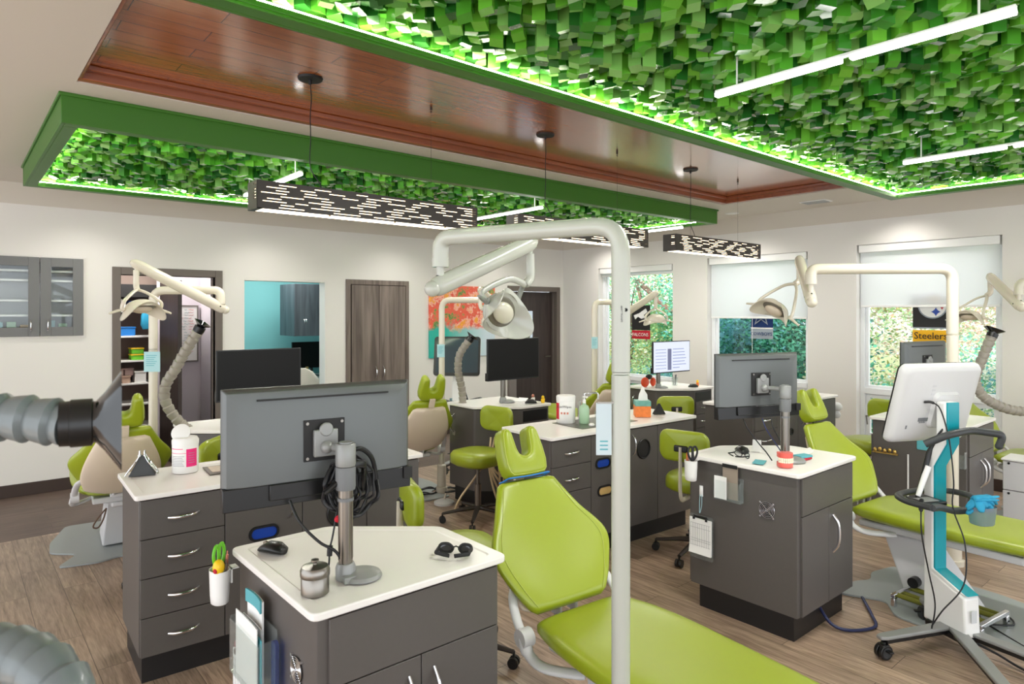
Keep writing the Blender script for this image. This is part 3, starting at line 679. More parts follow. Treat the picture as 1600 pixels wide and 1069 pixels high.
# ------------------------------------------------------------------ art
t = thing('canvas_picture', 'unframed canvas of red and yellow autumn foliage over teal', 'picture', (5.56, YW, 1.57))
m = MB(); m.box(-.57, -.035, -.50, .57, 0, .50)
am = bpy.data.materials.new('autumn_canvas'); am.use_nodes = True; nt = am.node_tree; b = nt.nodes['Principled BSDF']; N = nt.nodes.new; Lk = nt.links.new
tc = N('ShaderNodeTexCoord'); sp = N('ShaderNodeSeparateXYZ'); Lk(tc.outputs['Object'], sp.inputs[0])
n1 = N('ShaderNodeTexNoise'); n1.inputs['Scale'].default_value = 3.4; n1.inputs['Detail'].default_value = 6; n1.inputs['Roughness'].default_value = .7; Lk(tc.outputs['Object'], n1.inputs[0])
cr = N('ShaderNodeValToRGB'); e = cr.color_ramp.elements; e[0].position = .36; e[0].color = rgb(70,110,50); e[1].position = .62; e[1].color = rgb(250,190,30)
for p, c_ in ((.42, rgb(120,150,80)), (.45, rgb(236,110,80)), (.50, rgb(228,84,66)), (.54, rgb(246,190,170)), (.58, rgb(236,140,60))): k = e.new(p); k.color = c_
Lk(n1.outputs['Fac'], cr.inputs[0])
n2 = N('ShaderNodeTexNoise'); n2.inputs['Scale'].default_value = 4.5; n2.inputs['Detail'].default_value = 5; Lk(tc.outputs['Object'], n2.inputs[0])
ma = N('ShaderNodeMath'); ma.operation = 'MULTIPLY_ADD'; ma.inputs[1].default_value = .55; Lk(n2.outputs['Fac'], ma.inputs[0]); Lk(sp.outputs[2], ma.inputs[2])
mr = N('ShaderNodeMapRange'); mr.inputs[1].default_value = .16; mr.inputs[2].default_value = .24; Lk(ma.outputs[0], mr.inputs[0])
cg = N('ShaderNodeValToRGB'); cg.color_ramp.elements[0].color = rgb(40,176,160); cg.color_ramp.elements[1].color = rgb(200,214,224); mr3 = N('ShaderNodeMapRange'); mr3.inputs[1].default_value = -.3; mr3.inputs[2].default_value = .4; Lk(sp.outputs[0], mr3.inputs[0]); Lk(mr3.outputs[0], cg.inputs[0])
mx = N('ShaderNodeMix'); mx.data_type = 'RGBA'; Lk(mr.outputs[0], mx.inputs[0]); Lk(cg.outputs[0], mx.inputs[6]); Lk(cr.outputs[0], mx.inputs[7]); Lk(mx.outputs[2], b.inputs['Base Color']); b.inputs['Roughness'].default_value = .6
m.build('canvas', am, t, bevel=.003)

# ------------------------------------------------------------------ cabinets
def counter_mesh(sharp, z0=.857, z1=.88, rim=.04, r=.022):
    m = MB(); poly = roundpoly(sharp, r); n = len(poly); a = roundpoly(inset(sharp, rim), r*.7); b = roundpoly(inset(sharp, rim+.006), r*.7); zi = z1-.003
    vs = [(x,y,z0) for x,y in poly]+[(x,y,z1) for x,y in poly]+[(x,y,z1) for x,y in a]+[(x,y,zi) for x,y in b]
    fs = [tuple(range(n-1,-1,-1)), tuple(range(3*n,4*n))]
    for k in range(3):
        for i in range(n):
            j = (i+1) % n; fs.append((k*n+i, k*n+j, (k+1)*n+j, (k+1)*n+i))
    m.add(vs, fs); return m
def roundpoly(poly, r, n=4):
    out = []
    N_ = len(poly)
    for i in range(N_):
        p0, p1, p2 = V(poly[i-1]), V(poly[i]), V(poly[(i+1) % N_])
        a = p1+(p0-p1).normalized()*r; b = p1+(p2-p1).normalized()*r
        for k in range(n+1):
            t = k/n; q = a*(1-t)**2+p1*2*t*(1-t)+b*t*t; out.append((q.x, q.y))
    return out
def h_handle(x, y, z, L=.13, r=.0045, out=.028):   # on a -Y face
    m = MB(); m.tube(spl([(x-L/2, y, z-.006), (x-L*.3, y-out*.8, z-.004), (x, y-out, z-.002), (x+L*.3, y-out*.8, z+.0), (x+L/2, y, z+.002)], 5), r, 10, flat=1.5); return m
def v_handle(x, y, z, L=.15, r=.0045, out=.03):
    m = MB(); m.tube(spl([(x, y, z-L/2), (x, y-out*.8, z-L*.3), (x, y-out, z), (x, y-out*.8, z+L*.3), (x, y, z+L/2)], 5), r, 10, flat=1.5); return m
def long_cabinet(label, loc, rz, L, D, fronts, ovals=(), rounds=(), plates=()):
    t = thing('low_cabinet', label, 'cabinet', loc, rz, 'long low drawer cabinets')
    m = MB(); m.box(.022, .04, .14, L-.022, D-.02, .85); m.build('cabinet_body', M['lam'], t, bevel=.003)
    m = MB(); m.box(.04, .085, 0, L-.04, D-.04, .14); m.build('toe_kick', M['toe'], t)
    counter_mesh([(0,0),(L,0),(L,D),(0,D)]).build('counter_top', M['counter'], t, bevel=.005, seg=3, ang=20)
    for x0, x1, z0, z1, kind, hx in fronts:
        m = MB(); m.box(x0+.002, .022, z0+.002, x1-.002, .04, z1-.002)
        f = m.build('drawer' if kind == 'd' else 'door', M['lam'], t, bevel=.0015)
        if kind == 'd': h_handle((x0+x1)/2-.0, .022, (z0+z1)/2).build('handle', M['chrome'], f)
        elif hx is not None: v_handle(hx, .022, z1-.12).build('handle', M['chrome'], f)
    for x, z, mt in ovals:
        o = [(p[0]*1, p[1]*1) for p in rrect(.15, .075, .037, 6)]; i = rrect(.125, .052, .026, 6); F = face_y(x, .022, z)
        m = MB(); rg = [[(p[0],p[1],0) for p in o], [(p[0]*.98,p[1]*.97,.008) for p in o], [(p[0],p[1],.008) for p in i], [(p[0],p[1],.001) for p in i]]; m.rings(rg, False, False, F); r_ = m.build('oval_grommet', M['black'], t)
        m = MB(); m.prism(i, .0005, .002, F); m.build('liner', mt, r_)
    for x, z, R in rounds:
        F = face_y(x, .022, z); seg = 36; rg = []
        for r_, zz in ((R, 0), (R, .006), (R-.004, .009), (R-.012, .008), (R-.014, .001)): rg.append([(r_*math.cos(2*PI*k/seg), r_*math.sin(2*PI*k/seg), zz) for k in range(seg)])
        m = MB(); m.rings(rg, False, False, F); g = m.build('round_grommet', M['black'], t)
        m = MB(); m.cyl((0,0,.0003), (0,0,.0015), R-.012, seg=32, M=F); m.build('hole_liner', M['toe'], g)
    return t
def drw(x0, x1): 
    return [(x0, x1, .70, .85, 'd', None), (x0, x1, .55, .70, 'd', None), (x0, x1, .40, .55, 'd', None), (x0, x1, .14, .40, 'd', None)]
def drw4(x0, x1):
    h = .71/4; return [(x0, x1, .14+h*k, .14+h*(k+1), 'd', None) for k in range(4)]
CA = long_cabinet('long grey drawer cabinet with white counter at the left, behind the nearest monitor', (.630, 3.315, 0), -.045, 1.475, .55,
    drw4(.024, .385)+[(.385, .765, .14, .85, 'o', .70), (.765, 1.125, .14, .85, 'o', 1.06), (1.125, 1.452, .14, .85, 'o', 1.18)], [(.57, .60, M['bluedeep'])], [(.98, .63, .085)])
CD = long_cabinet('long grey drawer cabinet with soap and tissues on it, behind the green headrest', (2.985, 3.10, 0), -.04, 1.55, .545,
    drw4(.024, .385)+[(.385, .745, .14, .85, 'o', None), (.745, 1.09, .14, .85, 'o', .81), (1.09, 1.528, .14, .85, 'o', None)], [(.50, .645, M['bluedeep']), (.52, .45, M['tan'])], [(.93, .69, .075)])
m = MB(); m.box(-.0, .10, .68, .022, .46, .70); 
m = MB(); m.tube(spl([(.02, .16, .74), (-.008, .17, .745), (-.008, .23, .75), (.02, .24, .75)], 4), .004, 8); m.build('side_handle', M['steel'], CD)
m = MB(); m.box(.40, .12, .8775, .98, .44, .8805); m.build('steel_inset', M['steel'], CD, bevel=.002)
CG = long_cabinet('long grey drawer cabinet under clear cups, behind the right monitor', (5.24, 2.93, 0), -.03, 1.5, .545,
    drw4(.024, .385)+[(.385, .745, .14, .85, 'o', None), (.745, 1.09, .14, .85, 'o', .81), (1.09, 1.478, .14, .85, 'o', 1.15)], [], [(.62, .61, .035), (.96, .62, .075)])

P1 = [(0,0),(.69,0),(.69,.40),(.36,.68),(0,.68)]
def desk(label, loc, rz, grp='pentagonal computer desks', two=True, hdl=(.30,.38)):
    t = thing('computer_desk', label, 'desk', loc, rz, grp)
    m = MB(); m.prism(inset(roundpoly([(0.0,0),(.69,0),(.69,.40),(.36,.68),(0,.68)], .03), .024), .14, .85); m.build('desk_body', M['lam'], t, smooth=True, bevel=.001)
    m = MB(); m.prism(inset(P1, .06), 0, .14); m.build('toe_kick', M['toe'], t)
    counter_mesh(P1, r=.03).build('counter_top', M['counter'], t, bevel=.005, seg=3, ang=20)
    x0, x1 = .055, .655
    m = MB(); m.box(x0, .012, .655, x1, .026, .848); m.build('front_panel', M['lam'], t, bevel=.0015)
    xm = (x0+x1)/2
    for a, b, hx in ((x0, xm-.002, xm-.045), (xm+.002, x1, xm+.045)):
        m = MB(); m.box(a, .012, .142, b, .026, .651); d = m.build('door', M['lam'], t, bevel=.0015)
        if two or b > .5: v_handle(hx, .012, .50, L=.20, r=.006, out=.035).build('handle', M['chrome'], d)
    # niche and drawers on the short back face
    m = MB(); m.box(.045, .655, .74, .33, .660, .835); m.build('niche', M['black'], t)
    for z0, z1 in ((.60, .735), (.45, .596), (.142, .446)):
        m = MB(); m.box(.04, .658, z0, .335, .672, z1); d = m.build('drawer', M['lam'], t, bevel=.0015)
        mm = MB(); mm.tube(spl([(.12, .672, (z0+z1)/2), (.15, .695, (z0+z1)/2), (.22, .695, (z0+z1)/2), (.25, .672, (z0+z1)/2)], 4), .004, 8); mm.build('handle', M['chrome'], d)
    m = MB(); m.tube(spl([(.668, .10, .62), (.70, .10, .65), (.70, .10, .75), (.668, .10, .78)], 4), .006, 8); m.build('side_handle', M['chrome'], t)
    return t
desk('grey pentagonal desk with white counter in the foreground, under the biggest monitor', (.748, 1.706, 0), 0)
desk('grey pentagonal desk with white counter, clipboard and teeth model, right of centre', (3.255, 1.585, 0), 0, two=False)
desk('grey pentagonal desk behind the white-backed screen cart, by the right window', (5.525, 1.46, 0), 0)
desk('grey pentagonal desk with black monitor in front of the dark door', (4.15, 4.98, 0), PI)
desk('grey pentagonal desk by the far left window, with lit monitor', (6.45, 4.78, 0), PI)
desk('white-topped pentagonal desk behind the left cabinet, under the black monitor', (1.95, 5.34, 0), PI)
t = thing('white_storage_box', 'white box cabinet with two lids at the right edge of the photo', 'cabinet', (6.33, .66, 0))
m = MB(); m.box(0, 0, 0, .26, .79, .30); m.box(0, 0, .304, .26, .79, .53); m.build('box_body', M['softwhite'], t, bevel=.006)
m = MB(); m.box(-.01, -.01, .533, .27, .80, .55); m.build('box_top', M['white'], t, bevel=.006)
m = MB()
for z in (.515, .28): m.cyl((-.006, .75, z), (0, .75, z), .009, seg=12)
m.build('knob', M['black'], t)

# ------------------------------------------------------------------ monitors
def monitor(label, loc, rz, back=True, lit=False, w=.60, h=.365, zc=1.285, z0=.88, pole=(0, -.13), grp='computer monitors on silver poles', poleh=None, arm=True):
    # screen faces local +y when back=True (viewer sees the back from -y)
    t = thing('computer_monitor', label, 'monitor', (loc[0], loc[1], z0), rz, grp); s = 1 if back else -1
    zb, zt = zc-h/2-z0, zc+h/2-z0; zs = zb+h*.19
    m = MB()
    rg = []
    for q, y in ((0, .018), (0, .008), (.012, -.008), (.06, -.02)):
        rg.append([(sx*(w/2-q), s*y, z) for sx, z in ((-1, zs), (1, zs), (1, zt-q), (-1, zt-q))])
    m.rings(rg); m.build('back_shell', M['monback'] if back else M['black'], t, bevel=.003)
    m = MB(); m.box(-w/2, s*.018 if s < 0 else -.014, zb, w/2, s*-.014 if s < 0 else .018, zs); 
    m.box(-w*.28, min(s*-.014, s*-.024), zb+.02, w*.28, max(s*-.014, s*-.024), zs)
    m.build('lower_shell', M['black'], t, bevel=.003)
    m = MB(); a, b = sorted((s*.018, s*.024)); m.box(-w/2, a, zb, w/2, b, zt); m.build('bezel', M['black'], t, bevel=.002)
    m = MB(); a, b = sorted((s*.024, s*.0255)); m.box(-w/2+.008, a, zb+.012, w/2-.008, b, zt-.008); scr = m.build('screen', M['screen'] if not lit else emit('lit_screen', rgb(214,220,240), 1.0), t)
    if lit:
        y = s*.0262; m = MB(); rl = random.Random(5)
        m.box(-w*.12, min(y, y+s*.001), zb+.03, -w*.02, max(y, y+s*.001), zt-.08); m.build('screen_column', emit('screen_grey', rgb(120,124,150), .9), scr)
        m = MB()
        for k in range(7): z = zt-.09-k*.033; m.box(-w*.44, y-.0005, z, -w*.16, y+.0005, z+.006); m.box(w*.02, y-.0005, z, w*(.2+.2*rl.random()), y+.0005, z+.008)
        m.build('screen_lines', emit('screen_line', rgb(150,160,195), .9), scr)
    if back:
        m = MB(); m.box(-w*.34, -.0225, zt-.038, w*.36, -.0165, zt-.033); m.build('vent_slot', M['matblack'], t)
        m = MB(); m.box(-.065, -.026, zc-z0-.055, .065, -.02, zc-z0+.075); pl = m.build('mount_plate', M['matblack'], t, bevel=.001)
        m = MB()
        for sx in (-.055, .055):
            for sz in (-.045, .065): m.cyl((sx, -.026, zc-z0+sz), (sx, -.03, zc-z0+sz), .005, seg=10)
        m.build('screw', M['steel'], pl)
        m = MB(); m.box(-.038, -.045, zc-z0-.04, .038, -.026, zc-z0+.045); m.cyl((0, -.036, zc-z0+.045), (0, -.048, zc-z0+.045), .022, seg=20); m.build('quick_release', M['polegrey'], t, bevel=.004)
        m = MB(); m.box(w/2-.028, -.022, zb+.03, w/2+.004, .0, zb+.07); m.build('side_box', M['matblack'], t, bevel=.002)
    px, py = pole; ph = poleh or (zc-z0+.0)
    if arm:
        m = MB(); m.tube(fillet([(0, -s*.04, zc-z0-.01), (px*.5, -s*.06, zc-z0-.01), (px, py, ph-.01)], .02), .012, 12); m.ell((0, -s*.05, zc-z0-.01), (.02,.02,.02)); m.build('arm', M['polegrey'], t)
    m = MB(); m.cyl((px, py, .02), (px, py, ph-.02), .0215, seg=24)
    for k in range(8):
        a = k*PI/4; m.box(-.002, .0205, .06, .002, .023, ph-.12, M=T(px, py, 0, a))
    p = m.build('pole', M['steel'], t)
    m = MB(); m.lathe([(.029,ph-.13),(.031,ph-.12),(.031,ph-.065),(.029,ph-.06)], M=T(px, py, 0)); m.cyl((px, py, ph-.165), (px, py, ph-.155), .025); m.build('grip', M['polegrey2'], p)
    m = MB(); m.lathe([(.029,ph-.058),(.031,ph-.052),(.031,ph+.008),(.028,ph+.012)], M=T(px, py, 0)); m.lathe([(.020,ph+.012),(.020,ph+.016)], M=T(px,py,0)); m.build('collar', M['polegrey'], p)
    m = MB(); m.lathe([(.031,.0),(.031,.035),(.025,.05)], M=T(px, py, 0)); m.box(-.02, -.05, 0, .05, .03, .02, M=T(px, py, 0)); 
    m.lathe([(.062,0),(.064,.004),(.058,.014),(.03,.024)], M=T(px+.045, py-.015, 0)); m.build('base_foot', M['polegrey'], t, bevel=.002)
    return t
MB1 = monitor('largest monitor, seen from behind on the foreground desk, grey back and black lower edge', (.915, 2.01), -.14, pole=(.035, -.125))
MB2 = monitor('monitor seen from behind on the desk with the teeth model', (3.50, 1.945), -.36, pole=(.055, -.15), w=.565)
MB3 = monitor('monitor seen from behind, beside the white pole in the right window', (5.93, 1.87), -.2, pole=(.0, -.13))
MB4 = monitor('black-screened monitor in front of the dark door', (3.83, 4.48), 0, back=False, pole=(.0, .13))
MB5 = monitor('black-screened monitor above the desk behind the left cabinet', (1.725, 4.86), 0, back=False, pole=(0, .13), w=.61, zc=1.25)
MB6 = monitor('monitor with a lit white chart screen by the far left window', (5.87, 4.27), -.06, back=False, lit=True, pole=(-.05, .12), zc=1.225, h=.335)

# ------------------------------------------------------------------ dental lights
def orient(c, face, up=(0,0,1), roll=0):
    z = -V(face).normalized(); x = V(up).cross(z)
    if x.length < .05: x = V((1,0,0))
    x.normalize(); y = z.cross(x)
    R = Matrix((x, y, z)).transposed().to_4x4()
    return Matrix.Translation(c) @ R @ Matrix.Rotation(roll, 4, 'Z')
def dental_light(label, base, elbow, H, dia, jz, tip, lamp, face, col, roll=0, card=None, grp='pole-mounted dental lamps', slv=.10, sc=1.0, bh=.12, hidepost=False):
    t = thing('dental_light', label, 'dental light', (base[0], base[1], 0), 0, grp)
    b = V((base[0], base[1], 0)); L = lambda p: V(p)-b; r = dia/2; mt = M[col]
    e = V((elbow[0], elbow[1], H))
    m = MB(); m.tube([(0,0,.01), (0,0,H-.45)], r, 28); m.build('pole', mt, t)
    m = MB(); m.tube([(0,0,H-.447), (0,0,H-.442)], r*.96, 28)
    m.tube(fillet([(0,0,H-.44), (0,0,H), tuple(L(e)), tuple(L(e)-V((0,0,slv)))], .085), r*1.0, 28); m.build('pole_arm', mt, t)
    m = MB(); m.lathe([(r*1.9,0),(r*1.9,bh*.5),(r*1.5,bh*.55),(r*1.5,bh*2.2),(r*1.02,bh*2.3)]); m.build('pole_foot', mt, t)
    e2 = L(e)-V((0,0,slv)); m = MB(); m.cyl(e2+V((0,0,.025)), e2-V((0,0,.004)), r*1.07, seg=28); m.cyl(e2, V((e2.x, e2.y, jz)), r*.5, seg=16)
    m.build('swivel_sleeve', mt, t)
    j = V((e2.x, e2.y, jz)); tp = L(tip); d = (tp-j).normalized()
    a0 = j-d*.035; x, y = frame_of(d)
    m = MB(); rg = []
    for q, w_ in ((0, .55), (.012, .9), (.03, 1), ((tp-a0).length-.05, .95), ((tp-a0).length-.015, .78), ((tp-a0).length+.01, .3)):
        c = a0+d*q; ring = []
        for k in range(28):
            a = 2*PI*k/28; ring.append(c+x*math.cos(a)*r*1.05*w_+y*math.sin(a)*r*1.28*w_)
        rg.append(ring)
    m.rings(rg); sa = m.build('spring_arm', mt, t)
    m = MB(); m.ell(a0-d*.002, (r*1.0, r*1.0, r*1.0)); m.build('end_cap', mt, sa)
    m = MB(); m.cyl(j+x*r*.9+d*.02, j+x*r*1.08+d*.02, .006, seg=10); m.cyl(j+y*r*1.15, j+y*r*1.32, .006, seg=10); m.build('pivot_pin', M['black'], sa)
    lp = L(lamp); k1 = tp-d*.03-V((0,0,.05))
    dv = (lp-k1); hd = V((dv.x, dv.y, 0)); k2 = k1-V((0,0,.085*sc)); k3 = k2+hd*.18-V((0,0,.03))
    m = MB(); m.cyl(tp-d*.03, k1, r*.38, seg=14); m.tube(spl([k1+V((0,0,.01)), k1-V((0,0,.01)), k2, k3], 5), [r*.5]+[r*.62]*14+[r*.5], 18); kn = m.build('knuckle', mt, t)
    # lamp head
    Mx = orient(lp, face, roll=0) @ Matrix.Rotation(roll, 4, 'Z') @ Matrix.Scale(sc, 4)
    m = MB(); rg = []
    for q in range(9):
        a = PI/2*q/8; R1, R2, zz = .095*math.cos(a)+.004, .07*math.cos(a)+.004, .055*math.sin(a)
        rg.append([(R1*math.cos(2*PI*k/36), R2*math.sin(2*PI*k/36), zz) for k in range(36)])
    m.rings(rg, False, True, Mx); hd_ = m.build('lamp_head', mt, t)
    m = MB(); rg = []
    for R, zz, wv in ((.088, .012, 0), (.106, -.006, .016), (.126, -.028, .046), (.122, -.0295, .046), (.101, -.009, .016), (.080, .006, 0)):
        rg.append([(R*1.08*math.cos(a), R*.72*math.sin(a), zz-wv*math.cos(2*a)*1.0) for a in [2*PI*k/48 for k in range(48)]])
    m.rings(rg, False, False, Mx); m.build('visor', mt, hd_)
    m = MB(); m.ell((0, 0, .006), (.088, .058, .006), M=Mx); m.build('reflector', M['lampgrey'], hd_)
    m = MB(); m.ell((0, 0, -.006), (.062, .040, .022), M=Mx); m.build('lens', M['beige'] if col != 'creamgrey' else mat('lens_cream', rgb(206,202,184), .25, coat=.4), hd_)
    # yoke from knuckle to both sides
    Mi = Mx.inverted(); kk = Mi @ k3
    for sx in (-1, 1):
        pts = [kk, (kk.x*.6+sx*.05, kk.y*.7+.02, max(kk.z*.75, .06)), (sx*.118, .02, .035), (sx*.122, -.005, -.004)]
        m = MB(); m.tube(spl(pts, 7), .013, 14, Mx, flat=.7); m.build('yoke', M['midgrey'] if col != 'cream' and sx < 0 else mt, hd_)
        m = MB(); m.tube([(sx*.115, -.005, -.004), (sx*.15, -.01, -.012), (sx*.195, -.012, -.028)], [.008,.009,.006], 12, Mx); m.ell((sx*.118,-.005,-.004), (.014,.014,.014), Mx, nu=12, nv=8); m.build('handle', M['midgrey'] if col != 'cream' else mt, hd_)
    if card:
        cx, cy, cz, w, h = card; yaw = -math.radians(40)
        m = MB(); m.box(-w/2, -.002, -h/2, w/2, .001, h/2, M=T(*(L((cx, cy, 0)).xy), cz, rz=yaw))
        c_ = m.build('hanging_card', M['bluetag'], t)
        m = MB()
        for k in range(6): m.box(-w*.36, -.003, h*.3-k*h*.1, w*(.3-.08*(k % 3)), -.0021, h*.3-k*h*.1+.004, M=T(*(L((cx, cy, 0)).xy), cz, rz=yaw))
        m.build('card_print', M['tealcard'], c_)
    return t
dental_light('nearest dental lamp, tall grey-white pole crossing the middle of the photo', (1.534, 1.294), (1.31, 1.92), 1.962, .056, 1.795, (1.79, 1.955, 1.985), (1.60, 1.93, 1.70), (.12, -.90, -.38), 'creamgrey', roll=.45)
dental_light('cream dental lamp at left, spring arm slanting before the storage room', (1.18, 5.56), (1.57, 5.23), 1.865, .062, 1.735, (.96, 5.14, 2.045), (1.005, 5.06, 1.725), (.1, -.25, -.95), 'cream', roll=0, sc=1.12, card=(1.16, 5.50, 1.33, .12, .15))
dental_light('cream dental lamp in front of the autumn canvas', (3.53, 5.15), (4.06, 4.83), 1.815, .056, 1.70, (3.38, 4.38, 1.89), (3.42, 4.30, 1.635), (.35, -.4, -.8), 'cream', sc=.9, card=(3.50, 5.12, 1.34, .07, .12))
dental_light('cream dental lamp before the far left window', (5.50, 5.02), (6.05, 5.0), 1.815, .065, 1.70, (6.02, 4.55, 1.92), (6.0, 4.55, 1.62), (.3, .4, -.8), 'cream', card=(5.46, 4.98, 1.36, .07, .13))
dental_light('cream dental lamp right of centre, arm spanning the pier between two windows', (5.16, 1.46), (4.47, 2.10), 1.995, .072, 1.79, (4.79, 2.34, 2.10), (4.54, 2.40, 1.715), (-.7, .25, -.62), 'cream', roll=.5, sc=1.1, bh=.07)
dental_light('cream dental lamp at the right edge, head over the right window', (7.15, .95), (6.78, 1.44), 1.95, .07, 1.76, (7.06, 1.72, 2.03), (6.72, 1.78, 1.66), (-.4, .1, -.9), 'cream', sc=1.0)
# chart card hung on the near pole
t = thing('hanging_mask_packet', 'pale blue packet clipped to the near white pole', 'packet', (1.485, 1.318, 1.36))
m = MB(); Mp = T(0,0,0,rz=-.7); m.box(-.023, -.002, -.085, .023, .002, .07, M=Mp); m.build('packet', M['packet'], t)
m = MB()
for k in range(3): m.box(-.012, -.0028, -.07+k*.012, .012, -.0021, -.066+k*.012, M=Mp)
m.build('fold_lines', M['tealcard'], t)
m = MB(); m.box(-.02, -.003, .068, .035, .003, .073, M=Mp); m.build('clip', M['steel'], t)
# markings on the near pole
m = MB(); 
t = thing('pole_sticker', 'small printed safety mark on the near white pole', 'sticker', (1.534, 1.294, 1.695)); Mp = T(rz=-.62) @ face_y(0, -.0285, 0)
m.text('DENTAL LAMP', .0075, Mp @ T(-.004, 0, 0, rz=PI/2), ext=.0002); 
m.lathe([(.0055,0),(.0055,.0004),(.004,.0004),(.004,0)], 16, Mp @ T(.0085, .012, -.0014)); m.text('R', .006, Mp @ T(.0085, .012, -.0012), ext=.0002); m.build('print', M['ink'], t, smooth=False)

# ------------------------------------------------------------------ dental chairs
def interp(tab, t):
    for i in range(len(tab)-1):
        if t <= tab[i+1][0]:
            a, b = tab[i], tab[i+1]; z = tab[max(i-1, 0)]; c = tab[min(i+2, len(tab)-1)]; h = b[0]-a[0]; k = (t-a[0])/h; out = []
            for j in range(1, len(a)):
                m0 = (b[j]-z[j])/(b[0]-z[0])*h; m1 = (c[j]-a[j])/(c[0]-a[0])*h
                out.append((2*k**3-3*k*k+1)*a[j]+(k**3-2*k*k+k)*m0+(-2*k**3+3*k*k)*b[j]+(k**3-k*k)*m1)
            return out
    return list(tab[-1][1:])
STRAP = []
def make_chair(label, loc, rz):
    t = thing('dental_chair', label, 'dental chair', loc, rz, 'lime green dental chairs')
    ang = math.radians(56); u = V((0, math.cos(ang), math.sin(ang))); n = V((0, -math.sin(ang), math.cos(ang)))
    o = V((0, 0, .50)); Lb = .53
    tab = [(0, .185, .03, .015), (.2, .255, .036, .045), (.46, .302, .036, .065), (.75, .222, .034, .03), (1.0, .155, .028, 0)]
    st = [(o+u*.0, (1,0,0), n, .17, .008, .01)]
    for k in range(1, 30):
        q = k/29; w, th, wr = interp(tab, q); bow = .03*math.sin(PI*q)
        st.append((o+u*(Lb*q)+n*(-bow+.0), (1,0,0), n, w, th, wr))
    st.append((o+u*(Lb+.012), (1,0,0), n, .135, .01, 0))
    m = MB(); m.pad(st, 44); bk = m.build('backrest', M['green'], t, ang=60)
    for sx in (-1, 1):
        m = MB(); pts = []
        for k in range(1, 29):
            q = k/29; w, th, wr = interp(tab, q); bow = .03*math.sin(PI*q); pts.append(o+u*(Lb*q)+n*(-bow+th*.80+wr*.72)+V((sx*(w*.86), 0, 0)))
        m.tube(pts, .0012, 5); m.build('seam', M['stitch'], bk)
    st = []
    for k in range(0, 25):
        q = .03+.90*k/24; bow = .03*math.sin(PI*q); e = 1 if 0 < k < 24 else .86; w, = interp([(0,.205),(.3,.235),(.6,.21),(1,.125)], q)
        st.append((o+u*(Lb*q)+n*(-bow-.045), (1,0,0), n, w*e, .024*e, .03))
    m = MB(); m.pad(st, 32); m.build('back_shell', M['beige'], t, ang=60)
    # headrest: padded U
    hc = o+u*(Lb+.025); ah = math.radians(66); uh = V((0, math.cos(ah), math.sin(ah))); nh = V((0, -math.sin(ah), math.cos(ah)))
    hw = .118; hh = .225
    half = [(.0,-.002),(.05,-.001),(.088,.002),(.106,.02),(.114,.06),(.112,.11),(.106,.16),(.100,.195),(.088,.215),(.070,.221),(.052,.214),(.041,.195),(.036,.155),(.033,.125),(.026,.104),(.013,.094)]
    outl = half+[(0,.092)]+[(-x, y) for x, y in half[1:][::-1]]
    Mh = Matrix((V((1,0,0)), uh, nh)).transposed().to_4x4(); Mh.translation = hc+n*(.0)
    m = MB(); m.rings([[(x, y, z) for x, y in inset(outl, d)] for d, z in ((.024,-.035),(.012,-.032),(.003,-.022),(0,-.008),(0,.03),(.003,.043),(.012,.053),(.024,.057))], True, True, Mh); hr = m.build('headrest', M['green'], t, ang=80)
    m = MB(); ot = [(x, y, .0505) for x, y in inset(outl, .0095)]; m.tube(ot, .0014, 5, Mh, closed=True); m.build('seam', M['stitch'], hr)
    t_strap = [Mh @ V(p) for p in ((-.11,.0,.04),(-.112,-.004,0),(-.10,-.006,-.035),(.10,-.006,-.035),(.112,-.004,0),(.11,.0,.04),(0,-.004,.052),(-.11,.0,.04))]; STRAP[:] = t_strap
    m = MB(); m.box(-.025, -.05, -.055, .025, .03, -.036, Mh); m.build('headrest_bracket', M['beige'], t, bevel=.004)
    # seat and leg rest
    tab2 = [(0, .19, .02, .0, 0), (.04, .225, .045, .012, .0), (.2, .27, .052, .02, 0), (.45, .28, .05, .018, .0), (.7, .265, .045, .01, .012), (.95, .22, .036, .004, .03), (1.0, .17, .02, 0, .03)]
    st = []
    for k in range(36):
        q = k/35; w, th, wr, dz = interp(tab2, q)
        st.append((V((0, -.03-1.30*q, .475+dz)), (1,0,0), (0,0,1), w, th, wr))
    m = MB(); m.pad(st, 36); m.build('seat', M['green'], t, ang=60)
    m = MB(); m.prism([(-.16,-.06),(.16,-.06),(.15,-.9),(-.15,-.9)][::-1], .385, .425); m.build('seat_pan', M['softwhite'], t, bevel=.01)
    for sx in (-1, 1):
        m = MB(); m.cyl((sx*.235, -.045, .455), (sx*.285, -.045, .455), .036, seg=24)
        m.tube(spl([(sx*.262, -.045, .455), (sx*.268, -.08, .41), (sx*.25, -.16, .385), (sx*.16, -.28, .385)], 6), [.026]*6+[.022]*12+[.018], 14, flat=.6)
        m.tube(spl([(sx*.262, -.045, .455), (sx*.262, .0, .50), (sx*.245, .055, .565), (sx*.20, .09, .60)], 6), .02, 14, flat=.55)
        m.build('hinge_bracket', M['softwhite'], t, ang=60)
    m = MB(); m.box(-.06, -.03, .44, .06, .03, .465); m.box(-.05, .0, .46, -.035, .06, .53); m.box(.035, .0, .46, .05, .06, .53); m.build('back_link', M['softwhite'], t, bevel=.005)
    m = MB(); m.box(-.05, -.30, .35, .05, -.05, .385)
    m.prism([(-.09,-.66),(.09,-.66),(.09,-.30),(-.09,-.30)], .02, .36, top=[(-.07,-.42),(.07,-.42),(.07,-.16),(-.07,-.16)]); m.build('column', M['softwhite'], t, bevel=.012)
